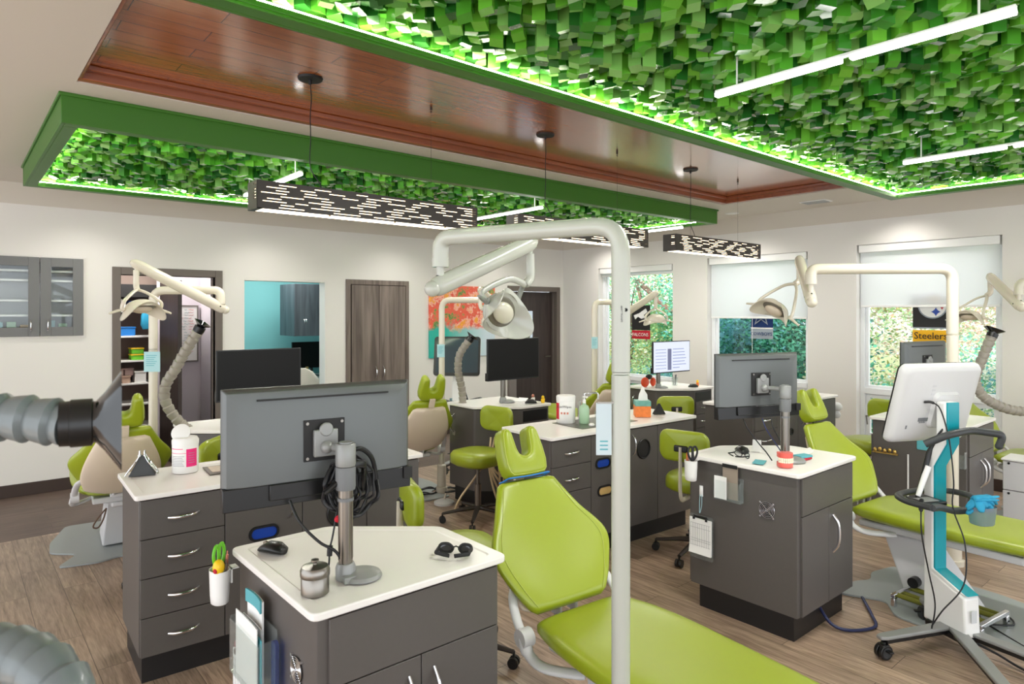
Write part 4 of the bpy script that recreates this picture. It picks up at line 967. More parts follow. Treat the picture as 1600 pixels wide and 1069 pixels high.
    m = MB(); m.prism(roundpoly([(-.30,-1.02),(.30,-1.02),(.40,-.62),(.40,-.38),(.24,-.26),(.36,-.04),(.12,.0),(0,-.06),(-.12,.0),(-.36,-.04),(-.24,-.26),(-.40,-.38),(-.40,-.62)], .05, 6), 0, .012); m.build('floor_plate', M['mat'], t, bevel=.002)
    m = MB(); m.cyl((-.135, -.36, .12), (-.085, -.36, .12), .03, seg=16); m.build('motor_cap', M['black'], t)
    return t
ch = make_chair('green reclined dental chair in the foreground, facing right', (1.94, 1.91, 0), -.09)
dup(ch, (4.44, 1.76, 0), -.08, 'green dental chair right of centre, bluish window sheen on its back')
dup(ch, (6.86, 1.62, 0), -.05, 'green dental chair farthest right, behind the desk by the right window')
dup(ch, (.90, 5.20, 0), PI-.10, 'green dental chair at left, seen from behind with beige shell')
dup(ch, (3.17, 5.02, 0), PI-.18, 'green dental chair below the autumn canvas, seen from behind')
dup(ch, (5.42, 4.88, 0), PI-.25, 'green dental chair behind the near white pole, by the far left window')

m = MB(); m.tube(spl(STRAP, 6), .0035, 8); m.build('strap', M['blue'], ch)

# ------------------------------------------------------------------ stools
def make_stool(label, loc, rz):
    t = thing('rolling_stool', label, 'stool', loc, rz, 'lime green rolling stools')
    m = MB(); st = []
    for q, w, dp in ((.456,.13,0),(.462,.17,0),(.485,.205,0),(.545,.205,0),(.568,.19,0),(.578,.12,0)):
        st.append([(w*math.copysign(abs(math.cos(a))**.72, math.cos(a)), w*math.copysign(abs(math.sin(a))**.72, math.sin(a)), q) for a in [2*PI*k/36 for k in range(36)]])
    m.rings(st); m.build('seat', M['green'], t, ang=60)
    m = MB(); rg = []
    for d, yy in ((.02,.0),(.008,.004),(0,.016),(0,.032),(.008,.046),(.02,.05)):
        rg.append([(x_, .255-yy+.02-.9*x_*x_-.0, z_+.80) for x_, z_ in inset(rrect(.36*(1), .21, .07, 7), d)])
    m2 = [[(x_*.985+0, y_, z_) for x_, y_, z_ in r_] for r_ in rg]
    def infill(r_, k): c = sum((V(p) for p in r_), V((0,0,0)))/len(r_); return [V(p)*(1-k)+V((p[0]*.0+c.x, c.y, c.z))*k for p in r_]
    def curve_in(r_, ks, yo):
        out = []
        for k in ks:
            out.append([(p[0]*(1-k), yo-.9*(p[0]*(1-k))**2, .80+(p[2]-.80)*(1-k)) for p in r_])
        return out
    rg = curve_in(m2[0], (.97,.7,.35), .275)+m2+curve_in(m2[-1], (.35,.7,.97), .225)
    m.rings(rg); m.build('backrest', M['green'], t, ang=70)
    m = MB(); m.box(-.05, .262, .765, .05, .285, .81); m.build('back_clamp', M['black'], t, bevel=.01)
    m = MB()
    m.tube(fillet([(0, .05, .44), (0, .27, .44), (0, .285, .52), (0, .28, .80)], .05), .011, 10, flat=1.6); m.build('back_post', M['cream'], t)
    m = MB(); m.cyl((0,0,.09), (0,0,.30), .026); m.cyl((0,0,.30), (0,0,.44), .014); m.box(-.09, -.09, .438, .09, .09, .456); m.build('gas_column', M['steel'], t)
    m = MB()
    for k in range(5):
        a = 2*PI*k/5+.3; c, s_ = math.cos(a), math.sin(a)
        m.tube([(0, 0, .11), (c*.12, s_*.12, .10), (c*.29, s_*.29, .075)], [.024,.02,.013], 10, flat=.8)
    m.build('star_base', M['blackmetal'], t)
    m = MB()
    for k in range(5):
        a = 2*PI*k/5+.3; c, s_ = math.cos(a), math.sin(a); m.box(-.008, -.004, 0, .008, .004, .003, M=T(c*.2, s_*.2, .108, a))
    for k in range(5):
        a = 2*PI*k/5+.3; c, s_ = math.cos(a), math.sin(a); x, y = c*.29, s_*.29
        w = MB(); w.cyl((x, y, .05), (x, y, .08), .007, seg=10)
        for e in (-1, 1): w.cyl((x-s_*e*.006, y+c*e*.006, .027), (x-s_*e*.022, y+c*e*.022, .027), .0265, seg=18)
        w.build('caster', M['black'], t)
    return t
sto = make_stool('lime stool with backrest directly left of the near green headrest', (3.29, 4.28, 0), -1.42)
dup(sto, (1.90, 2.64, 0), 1.22, 'lime stool mostly hidden behind the foreground monitor desk, curved back showing')
dup(sto, (3.99, 2.67, 0), 1.75, 'lime stool behind the desk with the teeth model, backrest toward camera')
dup(sto, (5.40, 3.93, 0), 2.43, 'lime stool beyond the tissue box, only the backrest seen')
dup(sto, (1.12, 4.58, 0), -2.3, 'lime stool beside the wipes tub, only its backrest edge seen')
dup(sto, (6.26, 2.42, 0), -1.86, 'lime stool under the right window, behind the wide screen cart')

# ------------------------------------------------------------------ suction hoses
def hose(label, pts, r, pitch, mt, fdir, fs=1.0, froll=0, helix=False):
    o = V(pts[0]); t = thing('suction_hose', label, 'hose', tuple(o), 0, 'corrugated suction hoses with black funnels')
    P = [V(p)-o for p in pts]; sp = spl(P, 24)
    # resample by arc length
    out = [sp[0]]; L_ = 0; segl = pitch/5; acc = 0
    for a, b in zip(sp, sp[1:]):
        d = (b-a).length
        while acc+d >= segl:
            k = (segl-acc)/d; a = a+(b-a)*k; out.append(a.copy()); d = (b-a).length; acc = 0
        acc += d
    prof = [.87, .96, 1.0, 1.03, 1.09]
    m = MB(); m.tube(out, [r*prof[i % 5] for i in range(len(out))], 24, caps=True); m.build('hose', mt, t, ang=25)
    e = out[-1]; d = V(fdir).normalized(); x, y = frame_of(d)
    m = MB(); m.tube([e-d*.01, e+d*r*.1, e+d*r*.12, e+d*r*.95, e+d*r*1.0], [r*1.0, r*1.02, r*1.08, r*1.08, r*.95], 28); m.build('collar', M['black'], t)
    m = MB(); Mx = Matrix((x, y, d)).transposed().to_4x4(); Mx.translation = e+d*r*.95; Mx = Mx @ Matrix.Rotation(froll, 4, 'Z')
    rg = []; N_ = 32
    for q, a_, b_, k in ((0, .95, .95, 0), (.15, .95, .95, 0), (.5, 1.35, 1.1, .6), (1.1, 2.2, 1.5, 1), (1.16, 2.25, 1.53, 1), (1.10, 2.12, 1.42, 1), (.3, .8, .8, 0)):
        ring = []
        for i in range(N_):
            a = 2*PI*i/N_; ca, sa = math.cos(a), math.sin(a); ex = 1-.55*k
            ring.append((r*fs*a_*math.copysign(abs(ca)**ex, ca), r*fs*b_*math.copysign(abs(sa)**ex, sa), r*fs*q))
        rg.append(ring)
    m.rings(rg, False, False, Mx); m.build('funnel', M['funnel'], t, ang=50)
    return t
def W(px, py, tt):
    l = (px-800)/1032.; return V(((.6494+.7604*l)*tt, (.7604-.6494*l)*tt, 1.7+(488-py)/1032.*tt))
hose('nearest grey suction hose with black funnel, entering at the left edge', [W(150,1180,.80), W(95,1075,.82), W(30,1025,.86), W(-90,1000,.90), W(-260,900,.94), W(-290,740,.95), W(-160,662,.95), W(0,652,.96), W(112,663,.97)], .0325, .034, M['hose'], V((.985,-.17,.0)), 1.0, PI/2)
hose('grey suction hose curving up before the storage room whiteboard', [W(345,700,4.9), W(290,668,4.75), W(262,635,4.7), W(258,605,4.7), W(275,575,4.7), W(292,545,4.7), W(310,517,4.7)], .036, .05, M['hosetaupe'], (.25, -.2, .6), .8, .9)
hose('taupe suction hose rising behind the chair under the canvas', [W(712,680,6.0), W(722,640,6.0), W(722,610,6.0), W(716,580,6.0), W(718,555,6.0), W(732,533,6.0)], .034, .045, M['hosetaupe'], (.35, -.2, .5), .8, .9)
hose('taupe suction hose looping into view from the right edge', [W(1660,640,5.3), W(1600,643,5.3), W(1565,636,5.3), W(1535,618,5.3), W(1524,592,5.3), W(1537,555,5.3), W(1549,527,5.3)], .037, .05, M['hosetaupe'], (.22, -.15, .6), .85, 1.1)

# ------------------------------------------------------------------ scanner cart
def scan_cart(label, loc, rz):
    t = thing('scanner_cart', label, 'scanner cart', loc, rz, 'teal and white scanner carts')
    # y = front; column profile in the yz plane
    prof = [(.0, 1.24), (.0, 1.03), (.075, .90), (.075, .37), (-.11, .30)]
    back = [(y-.0, z) for y, z in prof]
    def strip(x0, x1, off, th, mt, nm, rnd=0):
        m = MB(); a = [(y+off, z) for y, z in prof]; b = [(y+off+th, z) for y, z in prof]
        n = len(a); vs = []
        for x in (x0, x1):
            vs += [(x, y, z) for y, z in a]+[(x, y, z) for y, z in b]
        fs = []
        for i in range(n-1):
            fs += [(i, i+1, n+i+1, n+i), (2*n+i, 3*n+i, 3*n+i+1, 2*n+i+1), (i, 2*n+i, 2*n+i+1, i+1), (n+i, n+i+1, 3*n+i+1, 3*n+i)]
        fs += [(0, n, 3*n, 2*n), (n-1, 3*n-1, 4*n-1, 2*n-1)]
        m.add(vs, fs); return m.build(nm, mt, t, bevel=.008, seg=3)
    strip(-.036, .036, 0, .012, M['teall'], 'teal_strip')
    strip(-.044, .044, .010, .055, M['white'], 'column')
    m = MB(); sd = [(.14, .09), (.14, .38), (.085, .355), (-.10, .288), (-.11, .09)]
    m.add([(x, y, z) for x in (-.047, .047) for y, z in sd], [(4,3,2,1,0), (5,6,7,8,9)]+[(i, (i+1) % 5, 5+(i+1) % 5, 5+i) for i in range(5)])
    m.build('column_foot', M['white'], t, bevel=.012, seg=3)
    m = MB(); m.box(-.02, -.1165, .17, .012, -.115, .23); 
    lb = m.build('rating_label', mat('label_grey%s' % label[:3], rgb(200,202,204), .6), t)
    # base legs with casters
    legs = [(-.44, -.01), (-.28, -.50), (.13, -.52), (.10, .27)]
    for x, y in legs:
        d = V((x, y, 0)).normalized(); n_ = V((-d.y, d.x, 0)); L_ = V((x, y, 0)).length
        a = V((0, .01, .10)); b = V((x, y, .10))
        m = MB(); poly = [a+n_*.035, b+n_*.026, b+d*.028+n_*.016, b+d*.028-n_*.016, b-n_*.026, a-n_*.035]
        m.prism([(p.x, p.y) for p in poly], .098, .116); lg = m.build('leg', M['polegrey'], t, bevel=.005)
        m = MB(); m.prism([(p.x*.98, p.y*.98) for p in [a+n_*.025, b+n_*.018, b-n_*.018, a-n_*.025]], .078, .0979); m.build('leg_underside', M['black'], lg)
        m = MB(); m.cyl((x, y, .05), (x, y, .085), .012, seg=12)
        for e in (-1, 1): m.cyl(V((x, y, .037))+n_*.004*e, V((x, y, .037))+n_*.024*e, .036, seg=24)
        m.box(-.02, -.02, .05, .02, .02, .074, M=T(x, y, 0, math.atan2(d.y, d.x))); m.box(.02, -.012, .045, .055, .012, .055, M=T(x, y, 0, math.atan2(n_.y, n_.x)))
        c_ = m.build('caster', M['black'], t, bevel=.003)
        m = MB()
        for e in (-1, 1): m.cyl(V((x, y, .037))+n_*.0242*e, V((x, y, .037))+n_*.0256*e, .026, seg=24)
        m.build('wheel_cap', M['darkgrey'], c_)
    m = MB(); m.box(-.06, -.11, .06, .06, .12, .098); m.build('hub', M['black'], t, bevel=.01)
    # screen unit, tilted back
    Ms = T(-.01, .115, 1.225, rx=math.radians(16))
    m = MB(); w, h = .50, .43; rg = []
    for y, q in ((.022, .004), (.018, 0), (-.0, 0), (-.018, .008), (-.028, .03)):
        rg.append([(x_, -y*-1 if False else y, z_) for x_, z_ in rrect(w-2*q, h-2*q, .035, 6)])
    m.rings(rg, True, True, Ms); sc = m.build('screen_housing', M['softwhite'], t, ang=50)
    m = MB(); m.rings([[(x_, .023, z_) for x_, z_ in rrect(w-.004, h-.004, .033, 6)], [(x_, .029, z_) for x_, z_ in rrect(w-.004, h-.004, .033, 6)]], True, True, Ms); m.build('bezel', M['black'], t)
    m = MB(); m.box(-w/2+.025, .0292, -h/2+.035, w/2-.025, .030, h/2-.02, Ms); m.build('display', mat('dark_display', rgb(50,64,70), .08), sc)
    m = MB(); m.rings([[(x_, -.028, z_) for x_, z_ in rrect(.17, .2, .03, 6)], [(x_, -.045, z_) for x_, z_ in rrect(.15, .18, .03, 6)]], True, True, Ms @ T(.045, 0, -.03)); m.build('mount_bulge', M['softwhite'], sc, ang=50)
    m = MB(); m.rings([[(x_, -.045, z_) for x_, z_ in rrect(.085, .13, .025, 6)], [(x_, -.065, z_) for x_, z_ in rrect(.07, .12, .025, 6)]], True, True, Ms @ T(.05, 0, -.04)); m.build('hinge_block', M['white'], sc, ang=50)
    m = MB(); m.cyl((.055, -.064, .0), (.055, -.072, .0), .014, seg=20, M=Ms); m.build('hinge_screw', M['black'], sc)
    m = MB(); m.box(-.10, -.0305, .13, -.04, -.028, .15, Ms @ T(0,0,-.22)); 
    for k in range(10): m.box(-.09+k*.004, -.0292, -.10, -.088+k*.004, -.028, -.085-.006*(k % 3), Ms)
    m.box(-.17, -.0292, -.13, -.16, -.028, -.11, Ms); m.build('print', mat('grey_print%s' % label[:3], rgb(120,122,126), .6), sc)
    m = MB()
    for k in range(9):
        m.box(-.057, -.0286, .10-k*.022, -.033, -.028, .111-k*.022, Ms)
    m.build('vent_slats', mat('vent_slat_grey%s' % label[:3], rgb(206,206,208), .7), sc)  # slats in a grey close to the housing white
    # upper handle
    m = MB(); m.tube(fillet([(.17, -.10, 1.03), (.18, -.115, 1.09), (.06, -.045, 1.105), (-.08, -.035, 1.085), (-.15, .03, 1.03)], .04), .017, 14, flat=1.1); m.ell((.17,-.10,1.03), (.018,.018,.018)); m.build('handle', M['darkgrey'], t, ang=70)
    # tray ring
    m = MB(); rg = [(-.24, -.10, .75), (-.25, .04, .745), (-.19, .15, .745), (0, .19, .745), (.12, .15, .745), (.15, .04, .745), (.11, -.05, .72), (.0, -.02, .695), (-.15, -.06, .735)]
    m.tube(spl([rg[0]]+rg[1:]+[rg[0]], 6), .019, 12, flat=.8); m.build('tray_ring', M['darkgrey'], t, ang=70)
    m = MB(); m.prism([(-.2,.0),(-.02,.02),(-.02,.2),(-.17,.17)][::-1] and [(-.21,-.02),(-.04,.0),(-.04,.15),(-.17,.13)], .72, .74); m.build('tray_plate', M['black'], t, bevel=.004)
    m = MB(); m.box(-.17, .01, .7405, -.08, .08, .746); m.build('tray_label', M['polegrey'], t, bevel=.002)
    m = MB(); m.tube([(-.12, .10, .74), (-.05, .10, .97)], .014, 12); m.tube([(-.05, .10, .97), (-.03, .09, 1.02)], [.014, .008], 12); m.build('scanner_cradle', M['black'], t)
    m = MB(); m.tube([(-.13, .09, .75), (-.065, .09, .90)], [.012, .017], 12); m.build('scanner_wand', M['white'], t)
    # bin with cloth
    m = MB(); rg = []
    for z, q in ((.655, .8), (.66, .86), (.745, 1.0)): rg.append([(x_*q+.045, y_*q-.115, z) for x_, y_ in rrect(.12, .10, .04, 5)])
    m.rings(rg, True, False); m.build('clear_bin', M['smoke'], t, ang=50)
    # cord from screen
    q = Ms @ V((-.09, -.03, .02))
    m = MB(); m.tube(spl([q, q+V((.02,-.03,.0)), (-.06, .02, 1.20), (-.05, -.02, 1.05), (-.045, -.04, .85), (-.05, -.04, .72), (-.02, -.08, .55), (-.05, -.10, .36), (-.14, -.06, .22), (-.16, -.02, .13)], 8), [.007]*10+[.0035]*63, 8); m.build('power_cord', M['cord'], t)
    m = MB(); m.tube(spl([(-.2, .0, .76), (-.235, -.03, .72), (-.24, -.04, .60), (-.20, -.04, .42), (-.16, -.04, .25), (-.17, -.03, .125)], 8), [.010]*9+[.0035]*32, 8); m.build('scanner_cord', M['cord'], t)
    m = MB(); m.tube(spl([(.02, .04, 1.14), (-.01, .02, 1.13), (-.05, .03, 1.09), (-.07, .06, 1.03)], 6), .005, 8); m.build('short_cord', M['cord'], t)
    return t
sc1 = scan_cart('white-backed wide screen cart with teal column at the right', (3.89, 1.095, 0), -.46)
dup(sc1, (4.22, 5.85, 0), PI-.75, 'dark-screened scanner cart in front of the canvas')
for (fx, fy, fz) in ((.05, -.115, .745),):
    rr = random.Random(9); m = MB()
    Mc = T(3.89, 1.095, 0, -.46)
    for k in range(9):
        a = rr.uniform(0, 6.28); c = V((fx+rr.uniform(-.045,.045), fy+rr.uniform(-.02,.02), fz+rr.uniform(-.03,.035)))
        m.tube(spl([c+V((-.05*math.cos(a), -.03*math.sin(a), -.02)), c+V((0,0,.02)), c+V((.05*math.cos(a), .03*math.sin(a), .01)), c+V((.055, rr.uniform(-.03,.03), rr.uniform(-.01,.03)))], 4), [.010,.016,.02,.022,.022,.02,.022,.02,.018,.016,.014,.012,.008], 9, flat=.55)
    m.v = [tuple(Mc @ V(v)) for v in m.v]
    o = m.build('cleaning_cloth', M['ltblue'], ang=80); tag(o, 'crumpled bright blue cloth in the clear bin of the near cart', 'cloth')

# ------------------------------------------------------------------ small things
ZT = .8795
def put(o, label, cat, loc=None, rz=0, grp=None):
    if loc: o.location = loc
    o.rotation_euler = (0, 0, rz); return tag(o, label, cat, grp)
def mouse(label, x, y, rz, z=ZT):
    t = thing('computer_mouse', label, 'mouse', (x, y, z), rz, 'black computer mice')
    m = MB(); rg = []
    for q, w, hh in ((-.052,.012,.008), (-.045,.025,.022), (-.02,.033,.034), (.015,.031,.034), (.042,.026,.02), (.054,.014,.009)):
        rg.append([(w*math.cos(a), q, max(0, .5*hh+.55*hh*math.sin(a))) for a in [2*PI*k/20 for k in range(20)]])
    m.rings(rg); m.build('mouse_body', M['black'], t, ang=70)
    m = MB(); m.cyl((-.004, .03, .027), (.004, .03, .027), .008, seg=12); m.build('scroll_wheel', M['steel'], t); return t
mouse('black mouse on the foreground desk beside the green scissors', .845, 2.25, .5)
mouse('black mouse on the desk with the teeth model', 3.54, 2.07, -.6)
mouse('black mouse on the desk before the dark door', 4.0, 4.42, .8, ZT)
mouse('black mouse on the desk under the lit monitor', 6.22, 4.22, .8, ZT)
def cup(label, x, y, z, items, mt='white', h=.115, w=.036):
    t = thing('hanging_pen_cup', label, 'pen cup', (x, y, z), 0, 'white pen cups hung on desk sides')
    m = MB(); rg = []
    for q, zz in ((.70,0),(.85,.004),(.92,.03),(1,h),(.93,h),(.82,.02)): rg.append([(w*q*math.cos(a)*.9, w*1.15*q*math.sin(a), zz) for a in [2*PI*k/28 for k in range(28)]])
    m.rings(rg, True, True); m.build('cup_body', M[mt], t, ang=50)
    m = MB(); m.box(w*.85, -.02, h-.004, w*.9+.025, .02, h-.001); m.box(w*.86, -.02, h-.05, w*.9+.004, .02, h-.001); m.build('hook', M[mt], t); return t
def scissors(label, x, y, z, col, rz=0, tilt=.1, s=1.0):
    t = thing('scissors', label, 'scissors', (x, y, z), rz)
    m = MB(); 
    for sx in (-1, 1): m.box(-.006+sx*.002, sx*.0015-.001, 0, .006+sx*.002, sx*.0015+.001, .085*s)
    m.build('blades', M['steel'], t)
    for sx in (-1, 1):
        m = MB(); pts = [(sx*(.004), 0, .08*s), (sx*.022, 0, .10*s), (sx*.030, 0, .13*s), (sx*.020, 0, .155*s), (sx*.004, 0, .15*s), (sx*.002, 0, .11*s)]
        m.tube(spl(pts+[pts[0]], 6), .0045*s, 10, flat=1.4); m.build('finger_loop', M[col], t)
    return t
cup('white pen cup with green scissors hung on the foreground desk', .700, 2.345, .715, 0)
scissors('lime green handled scissors standing in the foreground pen cup', .700, 2.352, .745, 'limeplastic', .7, s=1.05)
t = thing('yellow_marker', 'yellow toy-headed marker in the foreground pen cup', 'pen', (.690, 2.322, .74)); m = MB(); m.cyl((0,0,0), (0,0,.09), .009); m.build('barrel', M['yellow'], t); m = MB(); m.ell((0,0,.105), (.019,.019,.026)); m.build('bulb_head', M['yellow'], t); m = MB(); m.ell((-.012,-.008,.098), (.008,.008,.010)); m.build('red_spot', M['red'], t)
for k, (dx, dy, mt, l) in enumerate(((.018, -.018, 'rose', 'rose gold pen in the foreground pen cup'), (.012, -.026, 'steel', 'grey pen at the front of the foreground pen cup'))):
    m = MB(); m.cyl((0,0,0), (dx*.3, dy*.3, .135-.025*k), .0045, seg=10); m.cyl((dx*.3, dy*.3, .135-.025*k), (dx*.33, dy*.33, .148-.025*k), .002, seg=8); put(m.build('pen', M[mt]), l, 'pen', (.702+dx*.6, 2.340+dy*.6, .745))
cup('white pen cup with black scissors hung on the teeth model desk', 3.205, 2.19, .745, 0, h=.115, w=.034)
scissors('black and orange handled scissors in the far pen cup', 3.21, 2.182, .78, 'ink', -.4, s=1.0)
for k, (dy, mt, l) in enumerate(((.022, 'orange', 'orange pen in the pen cup on the teeth model desk'), (.014, 'rose', 'rose pen in the pen cup on the teeth model desk'))):
    m = MB(); m.cyl((0,0,0), (.003, dy*.3, .13-.01*k), .0045, seg=10); m.cyl((.003,dy*.3,.13-.01*k), (.003,dy*.3,.14-.01*k), .002, seg=8); put(m.build('pen', M[mt]), l, 'pen', (3.205-.004*k, 2.19+dy, .76))
# steel jar
t = thing('steel_jar', 'round brushed steel jar with lid on the foreground desk', 'jar', (.815, 1.84, ZT))
m = MB(); m.lathe([(.036,0),(.040,.003),(.040,.055),(.038,.057)], 40); m.build('jar_body', M['steel'], t, ang=50)
m = MB(); m.lathe([(.0415,.052),(.0425,.056),(.0425,.070),(.037,.080),(.012,.084),(.006,.085),(.006,.09),(.011,.094),(.011,.099),(.003,.101)], 40); m.build('jar_lid', M['steel'], t, ang=50)
# glasses
def glasses(label, x, y, rz, s=1.0, mt='ink', z=ZT, th=.0028, lens=None):
    t = thing('safety_glasses', label, 'glasses', (x, y, z), rz)
    for sx in (-1, 1):
        m = MB(); pts = [(sx*.012, .0, .018), (sx*.03, .002, .034), (sx*.058, .008, .034), (sx*.066, .014, .018), (sx*.05, .008, .003), (sx*.022, .0, .003)]
        pts = [V(p)*s for p in pts]; m.tube(spl(pts+[pts[0]], 5), th*s, 8); f_ = m.build('lens_frame', M[mt], t)
        m = MB(); m.rings([[V(p)*1.0+V((0, -.0008, 0)) for p in pts], [V(p)+V((0, .0008, 0)) for p in pts]]); m.build('lens', lens or M['acrylic'], f_)
        m = MB(); m.tube([V(p)*s for p in [(sx*.066, .014, .022), (sx*.066, .07, .022), (sx*.040, .075, .018), (sx*.01, .078, .014)]], (.003 if th < .004 else .006)*s, 8, flat=1.5); m.build('temple', M[mt], t)
    m = MB(); m.tube([V(p)*s for p in [(-.012, 0, .02), (0, -.003, .024), (.012, 0, .02)]], .003*s, 8); m.build('bridge', M[mt], t); return t
glasses('dark wraparound safety glasses folded on the right corner of the foreground desk', 1.32, 1.84, 2.3, .85, th=.006, lens=M['funnel'])
glasses('black framed glasses beside the mouse on the teeth model desk', 3.42, 1.99, 1.3, .85)
def attach(par, ch_):
    ch_.location = V(ch_.location)-V(par.location); ch_.parent = par; del ch_['category']
    return ch_
# document holders on desk sides (faces -X)
def doc_holder(label, x, y, z, w, h, dep, far):
    t = thing('document_holder', label, 'document holder', (x, y, z), 0, 'clear document holders on desk sides')
    m = MB(); th = .003
    m.box(-th, -w/2, 0, 0, w/2, h); m.box(-dep, -w/2, 0, -dep+th, w/2, h*.82); m.box(-dep+th, -w/2, 0, -th, w/2, th); m.box(-dep+th, -w/2, th, -th, -w/2+th, h*.86); m.box(-dep+th, w/2-th, th, -th, w/2, h*.86)
    m.build('holder_shell', M['acrylic'], t, bevel=.001); return t
doc_holder('clear holder stuffed with papers on the side of the foreground desk', .762, 2.12, .525, .26, .21, .06, 0)
def sheet_(name, label, cat, x, y0, y1, z0, z1, mt, th=.004, ry=0, grp=None, curve=0):
    m = MB(); h = z1-z0; w = abs(y1-y0); vs = []; n = 8
    rg = []
    for k in range(n+1):
        y = -w/2+w*k/n; b = curve*(2*k/n-1)**2
        rg.append([(-b-th, y, 0), (-b, y, 0), (-b, y, h), (-b-th, y, h)])
    m.rings(rg); o = m.build(name, mt); o.location = (x, (y0+y1)/2, z0); o.rotation_euler = (0, ry, 0); return tag(o, label, cat, grp)
bk_ = sheet_('booklet', 'white booklet with teal top edge sticking up from the foreground holder', 'booklet', .752, 2.06, 2.19, .54, .80, M['paper'], .006, curve=.006)
attach(bk_, sheet_('binding_strip', 'teal binding strip', 'x', .7455, 2.06, 2.19, .765, .805, M['tealcard'], .006, curve=.006))
for k, (y0, y1, zt, mt, l) in enumerate(((2.03, 2.22, .735, 'paper', 'white papers at the front of the foreground holder'), (2.02, 2.16, .70, 'tealcard', 'teal folder inside the foreground holder'), (2.05, 2.21, .72, 'softwhite', 'stack of white forms inside the foreground holder'))):
    sheet_('papers', l, 'papers', .718+.010*k, y0, y1, .530, zt, M[mt], .003, curve=.002)
m = MB(); m.rings([[(-.012+.0, y, z) for y, z in rrect(.035, .16, .012, 4)], [(0, y, z) for y, z in rrect(.035, .16, .012, 4)]]); put(m.build('blue_case', M['bluacr']), 'blue translucent case at the right end of the foreground holder', 'case', (.755, 1.975, .63))
def clipboard(label, x, y, z, w, h, mt, th=.004):
    t = thing('clipboard', label, 'clipboard', (x, y, z), 0, 'hanging clipboards')
    m = MB(); m.rings([[(-th, a, b-h/2) for a, b in rrect(w, h, .012, 4)], [(0, a, b-h/2) for a, b in rrect(w, h, .012, 4)]]); m.build('board', M[mt], t)
    m = MB(); n = 10; rg = []
    for k in range(n+1):
        q = k/n; b = .006+.018*max(0, q-.75)*4*.5; rg.append([(-th-.0005, -w*.46, -.02-q*(h-.05)), (-th-.001, w*.46, -.02-q*(h-.05)), (-th-b, w*.46, -.02-q*(h-.05)), (-th-b, -w*.46, -.02-q*(h-.05))])
    m.rings(rg); pp = m.build('form_sheets', M['paper'], t)
    m = MB(); X = -th-.0072
    for k in range(9): m.box(X-.0006, w*.40-k*w*.095, -h*.72, X, w*.40-k*w*.095+.0008, -.05)
    for zz in (-.05, -.075, -h*.55, -h*.60, -h*.70): m.box(X-.0006, -w*.42, zz, X, w*.42, zz+.0009)
    m.build('ruled_lines', mat('line_grey', rgb(110,112,118), .7), pp)
    m = MB(); m.box(-th-.008, -w*.28, -.018, -th, w*.28, -.004); m.box(-th-.014, -w*.30, -.028, -th-.006, -w*.22, -.012); m.box(-th-.014, w*.22, -.028, -th-.006, w*.30, -.012); m.build('clip', M['black'] if mt != 'redp' else M['ink'], t, bevel=.002); return t
clipboard('dark red clipboard hanging low on the foreground desk side', .745, 2.235, .585, .18, .26, 'redp')
clipboard('clear clipboard with curled ruled form hanging on the teeth model desk', 3.262, 2.16, .545, .155, .25, 'acrylic')
t = thing('adhesive_hook', 'white hook with strap holding the clipboard on the teeth model desk', 'hook', (3.272, 2.165, .56)); m = MB(); m.box(-.004, -.011, .09, 0, .011, .15); m.ell((-.004,0,.12), (.006,.011,.028), nu=12, nv=8); m.build('hook_pad', M['white'], t, bevel=.004); m = MB(); m.tube(spl([(-.006,.006,.10),(-.008,.008,.04),(-.012,.004,-.005),(-.008,-.006,.04),(-.006,-.006,.10)],5), .0018, 6); m.build('strap', M['bluetag'], t)
doc_holder('clear holder with ruled paper and taupe board on the teeth model desk', 3.272, 1.985, .665, .165, .13, .035, 0)
bk_ = sheet_('taupe_board', 'taupe board with dark top edge sticking up beside the holder', 'board', 3.262, 1.93, 2.02, .675, .862, M['taupe'], .005)
attach(bk_, sheet_('top_strip', 'black top strip', 'x', 3.2565, 1.93, 2.02, .846, .866, M['black'], .004))
sheet_('papers', 'curled white ruled paper in the holder on the teeth model desk', 'papers', 3.243, 1.985, 2.06, .672, .795, M['paper'], .003, curve=.004)
def fan_guard(label, x, y, z, R):
    t = thing('fan_guard', label, 'fan guard', (x, y, z), 0, 'chrome fan guards on desk sides'); m = MB()
    for r_ in (.22, .42, .62, .82, 1.0): m.tube([(-.006, R*r_*math.cos(a), R*r_*math.sin(a)) for a in [2*PI*k/28 for k in range(28)]], .0014, 6, closed=True)
    for a in (PI/4, 3*PI/4): m.tube([(-.004, -R*1.25*math.cos(a), -R*1.25*math.sin(a)), (-.004, R*1.25*math.cos(a), R*1.25*math.sin(a))], .0016, 6)
    for k in range(4): a = PI/4+k*PI/2; m.cyl((-.008, R*1.25*math.cos(a), R*1.25*math.sin(a)), (0, R*1.25*math.cos(a), R*1.25*math.sin(a)), .005, seg=10)
    m.build('wire_guard', M['chrome'], t)
    m = MB(); m.cyl((-.0015, 0, 0), (0, 0, 0), R*.98, seg=28); m.build('dark_hole', M['toe'], t); return t
fan_guard('chrome wire fan guard on the side of the foreground desk', .771, 1.86, .665, .036)
fan_guard('chrome wire fan guard on the side of the teeth model desk', 3.278, 1.77, .66, .042)
